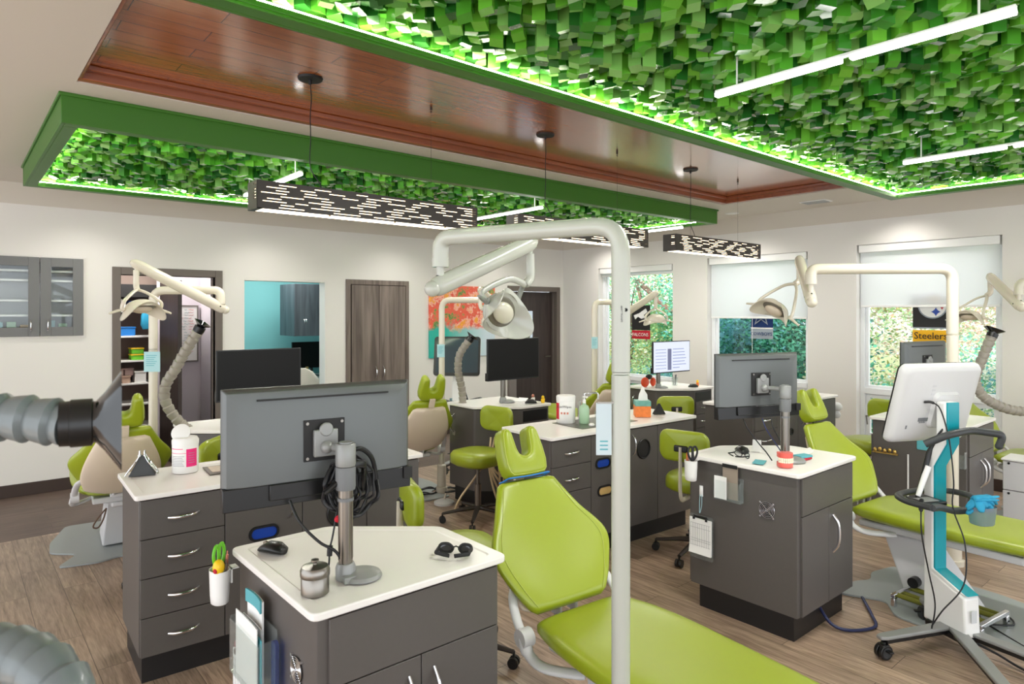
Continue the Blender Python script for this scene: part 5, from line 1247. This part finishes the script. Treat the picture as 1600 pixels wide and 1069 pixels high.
# left cabinet top
t = thing('wipes_tub', 'white wipes tub with open lid and pink label on the left cabinet', 'tub', (.93, 3.68, ZT), -.4)
m = MB(); m.lathe([(.058,0),(.062,.004),(.062,.145),(.058,.15)], 40); m.build('tub_body', M['white'], t, ang=50)
m = MB(); m.lathe([(.063,.143),(.064,.165),(.056,.178),(.03,.18)], 40); m.build('tub_lid', M['white'], t, ang=50)
m = MB(); Md = T(-.02, -.0, .20, rx=1.05, ry=-.3); m.lathe([(.04,-.002),(.046,0),(.046,.006),(.04,.008)], 32, Md); m.box(-.01, -.055, 0, .01, -.035, .005, Md); m.build('open_cap', M['white'], t, ang=50)
def curved(m, R, a0, a1, z0, z1, n=10):
    rg = [[(R*math.cos(a0+(a1-a0)*k/n), R*math.sin(a0+(a1-a0)*k/n), z) for z in (z0, z1)]+[((R-.001)*math.cos(a0+(a1-a0)*k/n), (R-.001)*math.sin(a0+(a1-a0)*k/n), z) for z in (z1, z0)] for k in range(n+1)]
    m.rings(rg)
m = MB(); curved(m, .0632, -1.35, -.45, .035, .125); lb = m.build('pink_label', M['pink'], t)
m = MB(); curved(m, .0632, -2.7, -1.37, .104, .106); curved(m, .0632, -2.7, -1.6, .125, .128); m.build('pink_lines', M['pink'], t)
m = MB()
for k in range(7): curved(m, .0632, -2.6, -1.5-.07*(k % 3), .04+.008*k, .042+.008*k)
for k in range(5): curved(m, .0638, -1.2, -.7, .055+.012*k, .057+.012*k)
m.build('small_print', mat('print_grey', rgb(150,150,156), .6), t)
t = thing('plier_stand', 'black pyramid stand holding orthodontic pliers on the left cabinet', 'tool stand', (.745, 3.74, ZT), -.3)
m = MB(); m.prism([(-.06,-.025),(.06,-.025),(.06,.025),(-.06,.025)], 0, .10, top=[(-.008,-.008),(.008,-.008),(.008,.008),(-.008,.008)]); m.build('pyramid', M['darkgrey'], t, bevel=.002)
for k, (a, s1) in enumerate(((-1, .0), (-1, .012), (1, .0), (1, .014))):
    tt = thing('orthodontic_pliers', 'steel pliers hanging on the black pyramid stand', 'pliers', (.745, 3.74, ZT), -.3, 'pliers on the pyramid stand'); m = MB()
    for e in (-1, 1): m.tube(spl([(a*.012, e*.004-.012+s1, .125), (a*.012, e*.006-.012+s1, .105), (a*.03, e*.016-.016+s1, .07), (a*.062, e*.014-.02+s1, .025), (a*.072, e*.012-.02+s1, .008)], 4), .0035, 8)
    m.ell((a*.012, -.012+s1, .10), (.008,.006,.008), nu=10, nv=6); m.build('plier_arms', M['chrome'], tt)
t = thing('instrument_tray', 'flat steel tray with printed cards beside the wipes tub', 'tray', (1.10, 3.60, ZT), -.1); m = MB(); m.box(-.09, -.1, 0, .09, .1, .004); m.build('tray', M['steel'], t, bevel=.002); m = MB(); m.box(-.07, -.06, .0045, .07, .08, .006); m.build('card', mat('print_card', rgb(206,190,176), .6, var=.3, vscale=70), t)
# long cabinet behind chair
t = thing('wipes_tub', 'white wipes tub with red edge beside the soap bottle', 'tub', (3.50, 3.48, ZT), -.6)
m = MB(); m.lathe([(.066,0),(.07,.004),(.07,.165),(.066,.17)], 40); m.build('tub_body', M['white'], t, ang=50); m = MB(); m.lathe([(.071,.16),(.072,.195),(.066,.203),(.03,.204)], 40); m.build('tub_lid', M['white'], t, ang=50)
m = MB(); curved(m, .0712, -3.2, -2.55, .03, .15); m.build('red_label', M['red'], t)
m = MB(); Mq = T(0,0,0,rz=-.35) @ face_y(0, -.0712, .125); m.text('CaviWipes', .024, Mq, ext=.0006); m.build('lettering', M['ink'], t, smooth=False)
m = MB()
for k in range(3): Mq = T(0,0,0,rz=-.65+.3*k) @ face_y(0, -.0712, .075); m.text('xok'[k], .022, Mq, ext=.0005)
m.v = m.v[:] ; m = MB()
for k in range(3): m.box(-.007, -.0722, .07, .007, -.0708, .085, T(rz=-.65+.32*k))
m.build('label_icons', M['rose'], t)
t = thing('soap_bottle', 'pale green translucent soap pump bottle', 'bottle', (3.57, 3.36, ZT)); m = MB(); m.lathe([(.034,0),(.038,.004),(.038,.11),(.03,.13),(.014,.14),(.014,.15)], 28); m.build('bottle_body', M['greensoap'], t, ang=50); m = MB(); m.cyl((0,0,.15), (0,0,.175), .012); m.cyl((0,0,.175),(0,0,.195),.004); m.box(-.008,-.03,.192,.008,.01,.2); m.build('pump', M['white'], t)
t = thing('water_faucet', 'small chrome faucet on the steel inset of the middle cabinet', 'faucet', (3.72, 3.50, ZT)); m = MB(); m.cyl((0,0,0),(0,0,.19),.012); m.tube(fillet([(0,0,.17),(.0,-.0,.20),(.09,-.06,.20),(.09,-.06,.15)],.02), .007, 10); m.build('spout', M['chrome'], t); m = MB(); m.cyl((-.05,.0,0),(-.05,.0,.14),.016); m.build('lever', M['chrome'], t)
for k, (x, y, l) in enumerate(((3.80, 3.44, 'small clear cup right of the faucet'), (3.86, 3.38, 'small clear cup nearest the blue packet'), (3.66, 3.30, 'crumpled white tissue by the soap bottle'))):
    if k < 2: m = MB(); m.lathe([(.015,0),(.02,.06),(.018,.06),(.013,.004)], 20); o = m.build('small_cup', M['acrylic']); put(o, l, 'cup', (x, y, ZT))
    else: m = MB(); m.ell((-.13,-.05,.01), (.025,.02,.012), nu=9, nv=5); o = m.build('tissue_scrap', M['paper'], smooth=False); put(o, l, 'tissue', (x, y, ZT))
t = thing('tissue_box', 'orange and teal cube tissue box with a tissue standing up', 'tissue box', (4.17, 3.30, ZT), -.75)
m = MB(); m.box(-.06, -.06, 0, .06, .06, .085); m.build('box_lower', M['orange'], t, bevel=.002); m = MB(); m.box(-.06, -.06, .085, .06, .06, .125); m.build('box_upper', mat('teal_orange_print', rgb(110,170,160), .5, var=.35, vscale=30), t, bevel=.002)
m = MB(); m.rings([[(.035*math.cos(a)*(1+.25*math.cos(3*a)), .02*math.sin(a), .126) for a in [2*PI*k/18 for k in range(18)]], [(.03*math.cos(a)*(1+.3*math.cos(3*a))+.002, .012*math.sin(a), .17) for a in [2*PI*k/18 for k in range(18)]], [(.018*math.cos(a)+.004, .008*math.sin(a), .20) for a in [2*PI*k/18 for k in range(18)]], [(.004*math.cos(a)+.004, .003*math.sin(a), .235) for a in [2*PI*k/18 for k in range(18)]]]); m.build('tissue', M['paper'], t)
m = MB(); m.prism([(-.05,-.02),(.05,-.02),(.05,.02),(-.05,.02)], 0, .085, top=[(-.008,-.006),(.008,-.006),(.008,.006),(-.008,.006)]); put(m.build('pyramid_stand', M['matblack'], bevel=.002), 'small black pyramid stand right of the tissue box', 'stand', (4.36, 3.28, ZT), -.6)
# teeth model desk
t = thing('teeth_model', 'pink plaster teeth model with jaws closed on the right desk', 'teeth model', (3.375, 1.72, ZT), -.7)
hoof = [(.038*math.cos(a), .034*math.sin(a)) for a in [PI+PI*k/14 for k in range(15)]]+[(.036, .03), (-.036, .03)]
for z0, z1, nm in ((0, .028, 'lower_jaw'), (.05, .078, 'upper_jaw')):
    m = MB(); m.prism(hoof, z0, z1); m.build(nm, M['gum'], t, bevel=.003)
m = MB()
for k in range(13):
    a = PI+PI*(k+.5)/13; x, y = .0365*math.cos(a), .033*math.sin(a)
    for z0, z1 in ((.026, .0385), (.0395, .052)): m.box(-.0036, -.003, z0, .0036, .003, z1, T(x, y, 0, a+PI/2))
m.box(-.03, -.02, .028, .03, .02, .05); m.build('teeth', M['ivory'], t, bevel=.001)
for k, (mt, dz, r_, l) in enumerate((('red', 0, .2, 'red card case beside the teeth model, under the teal one'), ('tealcard', .0125, .05, 'teal card case on top of the red one beside the teeth model'))):
    m = MB(); m.box(-.045, -.03, 0, .045, .03, .012); put(m.build('card_case', M[mt], bevel=.003), l, 'case', (3.63, 1.75, ZT+dz), -.3+r_)
m = MB(); m.rings([[(x, y, .001+.004*math.sin(x*60)+.003) for x, y in rrect(.10, .06, .01, 4)], [(x, y, .0035+.004*math.sin(x*60)+.003) for x, y in rrect(.10, .06, .01, 4)]]); put(m.build('glove', M['tealcard']), 'thin teal cloth lying left of the teeth model', 'cloth', (3.36, 1.86, ZT), .3)
def sheet_flat(label, x, y, w, d, rz, mt='paper', z=ZT, lift=.03):
    m = MB(); n = 8; rg = []
    for k in range(n+1):
        q = k/n; zz = .001+lift*max(0, q-.5)**2*4; rg.append([(-w/2+w*q, -d/2, zz), (-w/2+w*q, d/2, zz), (-w/2+w*q, d/2, zz+.0015), (-w/2+w*q, -d/2, zz+.0015)])
    m.rings(rg); return put(m.build('loose_paper', M[mt]), label, 'paper', (x, y, z), rz)
sheet_flat('white paper with lifted corner at the back of the teeth model desk', 3.74, 1.83, .15, .11, -.9)
sheet_flat('small white card standing up by the pole on the teeth model desk', 3.63, 2.03, .05, .05, .3, lift=.06)
sheet_flat('white paper behind the mouse on the desk before the dark door', 4.03, 4.60, .12, .1, .3, lift=.02)
# figurines etc
def figurine(label, x, y, c1, c2, h=.07, z=ZT):
    t = thing('small_figurine', label, 'figurine', (x, y, z)); m = MB(); m.lathe([(.014,0),(.018,.01),(.012,h*.5),(.006,h*.55)], 16); m.build('body', M[c1], t); m = MB(); m.ell((0,0,h*.72), (.014,.014,.016), nu=14, nv=10); m.build('head', M[c2], t)
    m = MB(); m.ell((-.018,0,h*.35), (.006,.006,.014), nu=8, nv=6); m.ell((.018,0,h*.4), (.006,.006,.014), nu=8, nv=6); m.build('arms', M[c1], t)
figurine('small yellow toy figure on the desk before the dark door', 4.10, 4.37, 'yellow', 'yellow', .07)
figurine('small white toy figure beside the yellow one on that desk', 4.06, 4.46, 'white', 'rose', .08)
figurine('small orange toy figure on the desk by the far left window', 6.36, 4.26, 'orange', 'yellow', .07)
t = thing('clear_pen_cup', 'clear cup of pens on the desk by the far left window', 'cup', (6.20, 4.45, ZT)); m = MB(); m.lathe([(.03,0),(.036,.09),(.033,.09),(.027,.004)], 24); m.build('cup_wall', M['acrylic'], t); m = MB()
for k in range(4): m.cyl((.01*math.cos(k*2), .01*math.sin(k*2), .006), (.024*math.cos(k*2), .024*math.sin(k*2), .12), .004, seg=8)
m.build('pens', M['polegrey2'], t)
t = thing('orange_shoe_toy', 'orange-red rounded toy with dark top on the desk under the lit monitor', 'toy', (5.80, 4.55, ZT)); m = MB(); m.ell((0,0,.055), (.06,.03,.055), nu=20, nv=12); m.ell((.14,0,.05), (.035,.03,.05), nu=20, nv=12); m.build('rounded_lobes', M['orangered'], t); m = MB(); m.ell((.07,0,.11), (.05,.03,.03), nu=16, nv=8); m.build('dark_top', M['black'], t)
# cups on the cabinet behind the right monitor
for k, (dx, dy, hh) in enumerate(((5.95,3.2,.16),(6.05,3.3,.2),(6.16,3.12,.15),(6.28,3.25,.17))):
    m = MB(); m.lathe([(.03,0),(.036,hh),(.033,hh),(.027,.004)], 24); put(m.build('clear_beaker', M['acrylic']), 'clear plastic beaker on the cabinet behind the right monitor', 'beaker', (dx, dy, ZT), 0, 'clear beakers behind the right monitor')
m = MB(); m.box(-.04,-.03,0,.04,.03,.13); put(m.build('white_carton', M['paper'], bevel=.003), 'white carton beside the clear beakers', 'box', (6.42, 3.2, ZT), .3)
t = thing('glove_bundle', 'white crumpled bag stuck on the end of the cabinet behind the right headrest', 'bag', (6.775, 2.93, .70)); m = MB(); m.ell((.03,0,.05), (.035,.05,.045), nu=14, nv=8); m.ell((.035,.01,-.03), (.032,.045,.04), nu=14, nv=8); m.build('bag', mat('crumpled_white', rgb(235,235,236), .7, bump=1, bscale=30), t)
# things hung on the far right desk
t = thing('brass_clip_set', 'brass-coloured clips hanging on the desk behind the wide screen cart', 'clips', (5.545, 2.02, .60)); m = MB(); m.box(-.012, -.09, 0, 0, .09, .012)
for k in range(5): m.ell((-.014, -.07+.035*k, .025+.008*(k % 2)), (.010,.014,.018), nu=10, nv=6)
m.build('clips', M['pcb'], t)
m = MB(); m.rings([[(-.003, y, z) for y, z in rrect(.2, .12, .008, 3)], [(0, y, z) for y, z in rrect(.2, .12, .008, 3)]]); o = m.build('picture_card', M['tealcard']); put(o, 'teal picture card with a brown animal on the desk behind the cart', 'card', (5.545, 1.70, .73)); m = MB(); m.ell((-.004, .0, .0), (.002,.04,.025), nu=16, nv=8); m.build('brown_shape', M['rose'], o)
t = thing('acrylic_bin', 'small clear bin hung on the desk behind the cart', 'bin', (5.545, 1.52, .58)); m = MB(); m.box(-.05,-.04,0,0,.04,.003); m.box(-.05,-.04,.003,-.047,.04,.1); m.box(-.047,-.04,.003,0,-.037,.12); m.box(-.047,.037,.003,0,.04,.12); m.build('bin_wall', M['acrylic'], t)
m = MB(); m.tube([(-.004,0,0),(-.004,0,-.45)], .006, 8); put(m.build('white_wand', M['white']), 'thin white rod hanging on the desk behind the cart', 'rod', (5.545, 1.86, .62))
# cords on the monitors
def cord(name, label, cat, pts, r, mt, n=7, grp=None):
    o = V(pts[0]); m = MB(); m.tube(spl([V(p)-o for p in pts], n), r, 8); ob = m.build(name, M[mt], ang=80); ob.location = o; return tag(ob, label, cat, grp)
t = thing('cable_bundle', 'tangled black lanyard and cables looped on the largest monitor pole', 'cables', (.96, 1.915, 1.18))
rr = random.Random(4)
for k in range(7):
    m = MB(); R = .05+.012*(k % 4); cx = rr.uniform(-.02,.03); pts = []
    for q in range(16): a = 2*PI*q/16; pts.append((cx+R*math.cos(a)+rr.uniform(-.006,.006), rr.uniform(.0,.035), -.03+R*1.25*math.sin(a)+rr.uniform(-.008,.008)))
    m.tube(spl(pts+[pts[0]], 4), .0035+.0015*(k % 2), 8, flat=1+.6*(k % 2)); m.build('cable_loop', M['cord'], t, ang=80)
m = MB(); m.tube(spl([(-.03,-.03,.04),(-.01,-.045,.05),(.03,-.04,.045),(.05,-.01,.02),(.055,.01,-.05)],5), .006, 8, flat=1.8); m.tube([(-.09,-.02,-.03),(-.05,-.03,.0),(-.02,-.03,.03)], .012, 10, flat=.7); m.build('lanyard', M['black'], t)
m = MB(); m.ell((-.045,-.025,-.115), (.016,.006,.012), nu=14, nv=8); m.build('red_tag', M['red'], t)
cord('monitor_cable', 'black cable hanging from the largest monitor to the desk beside the pole', 'cable', [(.80,1.99,1.12), (.815,1.95,1.06), (.86,1.91,1.0), (.90,1.885,.97), (.925,1.875,.92), (.93,1.86,.885)], .0045, 'cord')
t = thing('usb_cable', 'black cable with a thick plug part, left of the steel pole', 'cable', (.90,1.90,1.02)); m = MB(); m.tube(spl([(.03,.02,.10),(.0,0,0),(-.01,0,-.04),(-.012,0,-.06),(-.02,-.005,-.10),(-.05,.005,-.137)],6), .003, 8); m.build('cable', M['cord'], t); m = MB(); m.cyl((-.010,0,-.035),(-.012,0,-.065),.0085); m.cyl((-.04,.002,-.125),(-.05,.005,-.136),.006); m.build('plug', M['cord'], t)
for k, (a, b, l) in enumerate((((3.40, 1.98, 1.10), (3.44, 1.83, .885), 'black cable slanting from the teeth-desk monitor to the counter'), ((3.50, 1.92, 1.10), (3.53, 1.80, .885), 'thin dark cable hanging behind the teeth-desk monitor pole'), ((3.56, 1.90, 1.10), (3.56, 1.80, .885), 'thin dark cable nearest the right side of the teeth-desk monitor'))):
    a, b = V(a), V(b); cord('monitor_cable', l, 'cable', [a, a*.75+b*.25+V((-.02,0,0)), a*.5+b*.5+V((.01,0,-.02)), a*.2+b*.8, b], .0035, 'cord' if k != 1 else 'bluecord')
# floor things
t = thing('chrome_foot_rack', 'chrome-ended rack with olive tubes on the floor behind the cart', 'foot rack', (4.24, 1.22, .012), -.15)
for sx in (-1, 1):
    m = MB(); m.box(-.012, -.16, .05, .012, .16, .075); m.box(-.012,-.16,.0,.012,-.13,.05); m.box(-.012,.13,.0,.012,.16,.05); m.build('chrome_end', M['chrome'], t, bevel=.004).location = (0, sx*.0, 0)
    t.children[-1].matrix_basis = T(.0, sx*.22, 0, PI/2)
for k in range(4):
    m = MB(); x = -.12+.08*k; m.tube([(x, -.21, .062-.012*(k % 2)), (x, .21, .062-.012*(k % 2))], .014, 12); m.build('tube', M['olive'], t)
cord('power_lead', 'thick blue-black power lead running from the right desk across the floor', 'cable', [(3.62,1.66,.10),(3.60,1.58,.03),(3.64,1.50,.012),(3.78,1.43,.012),(3.92,1.50,.012),(4.10,1.62,.018)], .0085, 'bluecord')
cord('power_lead', 'black power lead with inline brick curling at the lower right floor', 'cable', [(3.86,1.02,.07),(3.90,.92,.03),(3.86,.80,.012),(3.82,.66,.012),(3.80,.52,.012)], .006, 'cord')
t = thing('inline_adapter', 'black inline adapter on the cord at the lower right floor', 'adapter', (3.835,.72,.014), .2); m = MB(); m.cyl((0,-.06,0),(0,.06,0),.0135); m.build('adapter', M['black'], t)
cord('floor_cable', 'black cable looping on the floor at the right edge', 'cable', [(4.25,1.05,.02),(4.35,.95,.02),(4.45,1.0,.02),(4.42,1.1,.02),(4.3,1.08,.02),(4.2,.95,.012),(4.1,.8,.01),(4.0,.6,.01)], .005, 'cord')
for k, (a, l) in enumerate((((3.45,5.25), 'black cable heap on the floor under the canvas chair'), ((3.62,5.15), 'black cable strands on the floor beside the stool'))):
    rr = random.Random(30+k); pts = [(a[0]+.16*math.cos(q*.9)*rr.uniform(.4,1), a[1]+.12*math.sin(q*.9)*rr.uniform(.4,1), .012+.004*(q % 3)) for q in range(16)]
    cord('floor_cable', l, 'cable', pts, .006, 'cord', 5)
for k in range(4):
    rr = random.Random(50+k); x = 3.62+.06*k; y = 4.44+.02*k
    cord('instrument_hose', 'cream instrument hose drooping behind the stool column', 'hose', [(x-.05, y+.02, .62), (x-.10-.03*k, y-.02, .36), (x-.06, y-.08, .10+.04*k), (x, y-.04, .20), (x+.02, y+.02, .60)], .009, 'creamtube', 7, 'cream instrument hoses behind the stool')
cord('instrument_hose', 'cream hose slanting down left of the stool column to the floor', 'hose', [(3.42,4.30,.50),(3.34,4.36,.35),(3.24,4.46,.15),(3.22,4.50,.04),(3.30,4.52,.03)], .009, 'creamtube')
t = thing('foot_pedal', 'white foot pedal on the floor behind the stool', 'foot pedal', (3.35,4.85,0)); m = MB(); m.lathe([(.09,0),(.09,.02),(.06,.035),(.02,.04)], 28); m.build('pedal_disc', M['softwhite'], t); m = MB(); m.cyl((0,0,.04),(.02,0,.09),.008); m.build('pedal_post', M['cream'], t)
t = thing('key_tag', 'green tag on a ring hanging at the right side of the foreground desk', 'tag', (1.47, 1.93, .62)); m = MB(); m.tube([(.0, .03*math.cos(a), .05+.05*math.sin(a)) for a in [2*PI*k/20 for k in range(20)]], .0015, 6, closed=True); m.build('ring', M['steel'], t); m = MB(); m.box(-.004,-.02,-.05,.004,.02,.0); m.build('tag', mat('green_tag', rgb(20,110,80), .5), t, bevel=.002)
m = MB(); m.tube(spl([(0,0,0),(-.05,-.02,-.05),(-.08,-.03,-.10),(-.05,-.03,-.11),(-.02,-.02,-.06),(0,0,0)],5), .005, 8); put(m.build('pull_loop', M['bark']), 'brown pull loop hanging under the left green chair', 'loop', (.80, 5.08, .40))

# ------------------------------------------------------------------ outdoors
m = MB(); m.add([(XW+.2, -8, -.5), (26, -8, 1.2), (26, 16, 1.2), (XW+.2, 16, -.5)], [(0,1,2,3)]); m.build('ground', M['soil'], smooth=False, kind='structure')
def leafmat(name, c, tl=.5):
    m = bpy.data.materials.new(name); m.use_nodes = True; nt = m.node_tree; nt.nodes.clear(); N = nt.nodes.new; L = nt.links.new
    d = N('ShaderNodeBsdfDiffuse'); d.inputs[0].default_value = c; s = N('ShaderNodeBsdfTranslucent'); s.inputs[0].default_value = c
    a = N('ShaderNodeMixShader'); a.inputs[0].default_value = tl; L(d.outputs[0], a.inputs[1]); L(s.outputs[0], a.inputs[2]); o = N('ShaderNodeOutputMaterial'); L(a.outputs[0], o.inputs[0]); return m
LM = [leafmat('leaf_pine', rgb(110,190,160)), leafmat('leaf_pine_dark', rgb(56,120,98)), leafmat('leaf_green', rgb(146,184,128)), leafmat('leaf_olive', rgb(168,170,110)), leafmat('leaf_rust', rgb(206,170,150)), leafmat('leaf_sunlit_tone', rgb(240,238,226)), leafmat('leaf_blue', rgb(110,168,180))]  # the near-white leaf tone has blown-out sunlight put into its colour
def foliage(name, label, cat, c, R, n, size, cols, trunk, seed, clumps=14, grp=None):
    rr = random.Random(seed); t = thing(name, label, cat, (c[0], c[1], c[2]), 0, grp); vs = []; fs = []; mi = []
    cl = []
    for k in range(clumps):
        u = V((rr.gauss(0,1), rr.gauss(0,1), rr.gauss(0,1))).normalized()*rr.random()**.4
        cl.append((V((u.x*R[0], u.y*R[1], u.z*R[2]+R[2])), rr.uniform(.25,.5), rr.choice(cols)))
    for k in range(int(n*3.6)):
        cc, r_, m0 = cl[rr.randrange(clumps)]; p = cc+V((rr.gauss(0,1)*r_*R[0]*.55, rr.gauss(0,1)*r_*R[1]*.55, rr.gauss(0,1)*r_*R[2]*.4))
        a = V((rr.gauss(0,1), rr.gauss(0,1), rr.gauss(0,.6))).normalized(); b = a.cross(V((rr.gauss(0,1), rr.gauss(0,1), rr.gauss(0,1)))).normalized()
        s = size*.42*rr.uniform(.6,1.3); q = len(vs); vs += [tuple(p-a*s), tuple(p+b*s*.42), tuple(p+a*s), tuple(p-b*s*.42)]; fs.append((q,q+1,q+2,q+3)); mi.append(cols.index(m0) if rr.random() < .7 else rr.randrange(len(cols)))
    m = MB(); m.v = vs; m.f = fs; m.mi = mi; m.build('foliage', [LM[i] for i in cols], t, smooth=False)
    m = MB()
    for pts, r0, r1 in trunk:
        sp = spl(pts, 5); m.tube(sp, [r0+(r1-r0)*k/(len(sp)-1) for k in range(len(sp))], 8)
    for cc, r_, _ in cl[:8]: m.tube([(0, 0, R[2]*.4), cc*.6+V((0,0,R[2]*.1)), cc], [.03,.02,.008], 6)
    m.build('trunk', M['bark'], t); return t
foliage('evergreen_tree', 'blue-green feathery evergreen outside the middle window', 'tree', (10.2, 5.6, -.3), (1.1,1.4,1.5), 9000, .10, [0,1,0,6], [([(0,0,0),(0,0,2.5)], .09, .03)], 1, 26)
foliage('evergreen_tree', 'dark evergreen behind, outside the middle window', 'tree', (12.4, 7.6, -.1), (1.4,1.6,1.9), 6000, .12, [1,0,2], [([(0,0,0),(0,0,3)], .1, .03)], 2, 22)
foliage('branching_tree', 'tree with bare slanting limbs outside the far left window', 'tree', (11.6, 9.8, -.1), (1.5,1.6,1.8), 5500, .09, [2,3,0,5], [([(0,0,0),(.1,-.2,1.4),(-.1,.2,3.2)], .13, .06), ([(0,0,2.9),(-.3,-.9,2.35),(-.5,-1.9,1.7),(-.5,-2.6,1.35)], .07, .03), ([(-.2,-.6,2.5),(-.5,-1.0,2.0),(-.6,-1.2,1.2)], .05, .02), ([(0,.5,2.6),(-.4,-.3,3.1),(-.7,-1.6,3.3)], .04, .015)], 3, 22)
foliage('low_shrub', 'dark shrub low outside the far left window', 'shrub', (9.6, 7.9, -.4), (.8,1.2,.75), 4000, .07, [1,6,2], [([(0,0,0),(0,0,1)], .04, .02)], 4, 16)
foliage('broadleaf_shrub', 'pale sunlit shrub outside the right window', 'shrub', (9.6, 2.9, -.4), (.9,1.3,.85), 6000, .065, [6,0,5,2], [([(0,0,0),(0,0,1)], .04, .02)], 5, 20)
foliage('autumn_shrub', 'rust and sunlit-pale autumn shrub behind, outside the right window', 'shrub', (11.4, 2.6, 0), (1.2,2.2,1.7), 8000, .085, [5,4,3,2,5], [([(0,0,0),(0,0,2.2)], .06, .02)], 6, 30)
foliage('autumn_shrub', 'olive shrub at the right, outside the right window', 'shrub', (9.9, .9, -.4), (.9,1.1,1.0), 4500, .07, [0,6,3,5], [([(0,0,0),(0,0,1.4)], .05, .02)], 7, 18)
foliage('branching_tree', 'sparse sunlit-pale tree far outside the right window', 'tree', (14.5, 4.6, .2), (2,2.6,2.2), 6000, .12, [5,2,3,4], [([(0,0,0),(0,0,4)], .1, .03)], 8, 24)
foliage('branching_tree', 'distant sunlit tree outside the far left window', 'tree', (16.0, 12.0, .3), (2.4,3,2.4), 6000, .14, [2,5,3], [([(0,0,0),(0,0,4)], .1, .03)], 9, 24)

# ------------------------------------------------------------------ light
sc = bpy.context.scene
w = bpy.data.worlds.new('sky_world'); sc.world = w; w.use_nodes = True; nt = w.node_tree
bg = nt.nodes['Background']; bg.inputs[0].default_value = (.90,.95,1,1); bg.inputs[1].default_value = WORLD
s = bpy.data.lights.new('sun', 'SUN'); s.energy = SUN; s.angle = .02; s.color = (1,.95,.86)
o = bpy.data.objects.new('sun', s); C.objects.link(o); d = V((.62,-.25,-.80)); o.rotation_euler = d.to_track_quat('-Z', 'Y').to_euler()
def area(x, y, z, sx, sy, e, col=(1,.97,.92)):
    l = bpy.data.lights.new('lamp_or_fill_light', 'AREA'); l.shape = 'RECTANGLE'; l.size = sx; l.size_y = sy; l.energy = e; l.color = col
    o = bpy.data.objects.new('lamp_or_fill_light', l); C.objects.link(o); o.location = (x, y, z); return o
area(2.56, 1.08, 2.632, .03, 1.05, 22); area(4.63, 1.04, 2.632, .03, 1.05, 22)
for x in (1.84, 4.10, 6.25): area(x, 4.94, 2.632, .03, 1.1, 18)
area(1.65, 8.4, 2.55, .5, .3, 22); area(3.4, 8.6, 2.55, .6, .6, 30)  # added, unseen lights that brighten the storage and teal rooms

# ------------------------------------------------------------------ camera
cam = bpy.data.cameras.new('camera'); co = bpy.data.objects.new('camera', cam); C.objects.link(co); sc.camera = co
co.location = (0, 0, 1.70); co.rotation_euler = (PI/2, 0, -math.atan2(.6494, .7604))
cam.sensor_width = 36; cam.lens = 1032*36/1600; cam.shift_y = -46.5/1600; cam.clip_start = .02; cam.clip_end = 200
cam.dof.use_dof = True; cam.dof.focus_distance = 3.6; cam.dof.aperture_fstop = 7.1
sc.view_settings.view_transform = 'Standard'; sc.view_settings.look = 'None'; sc.view_settings.gamma = 1; sc.view_settings.exposure = EXPO
sc.view_settings.use_curve_mapping = False
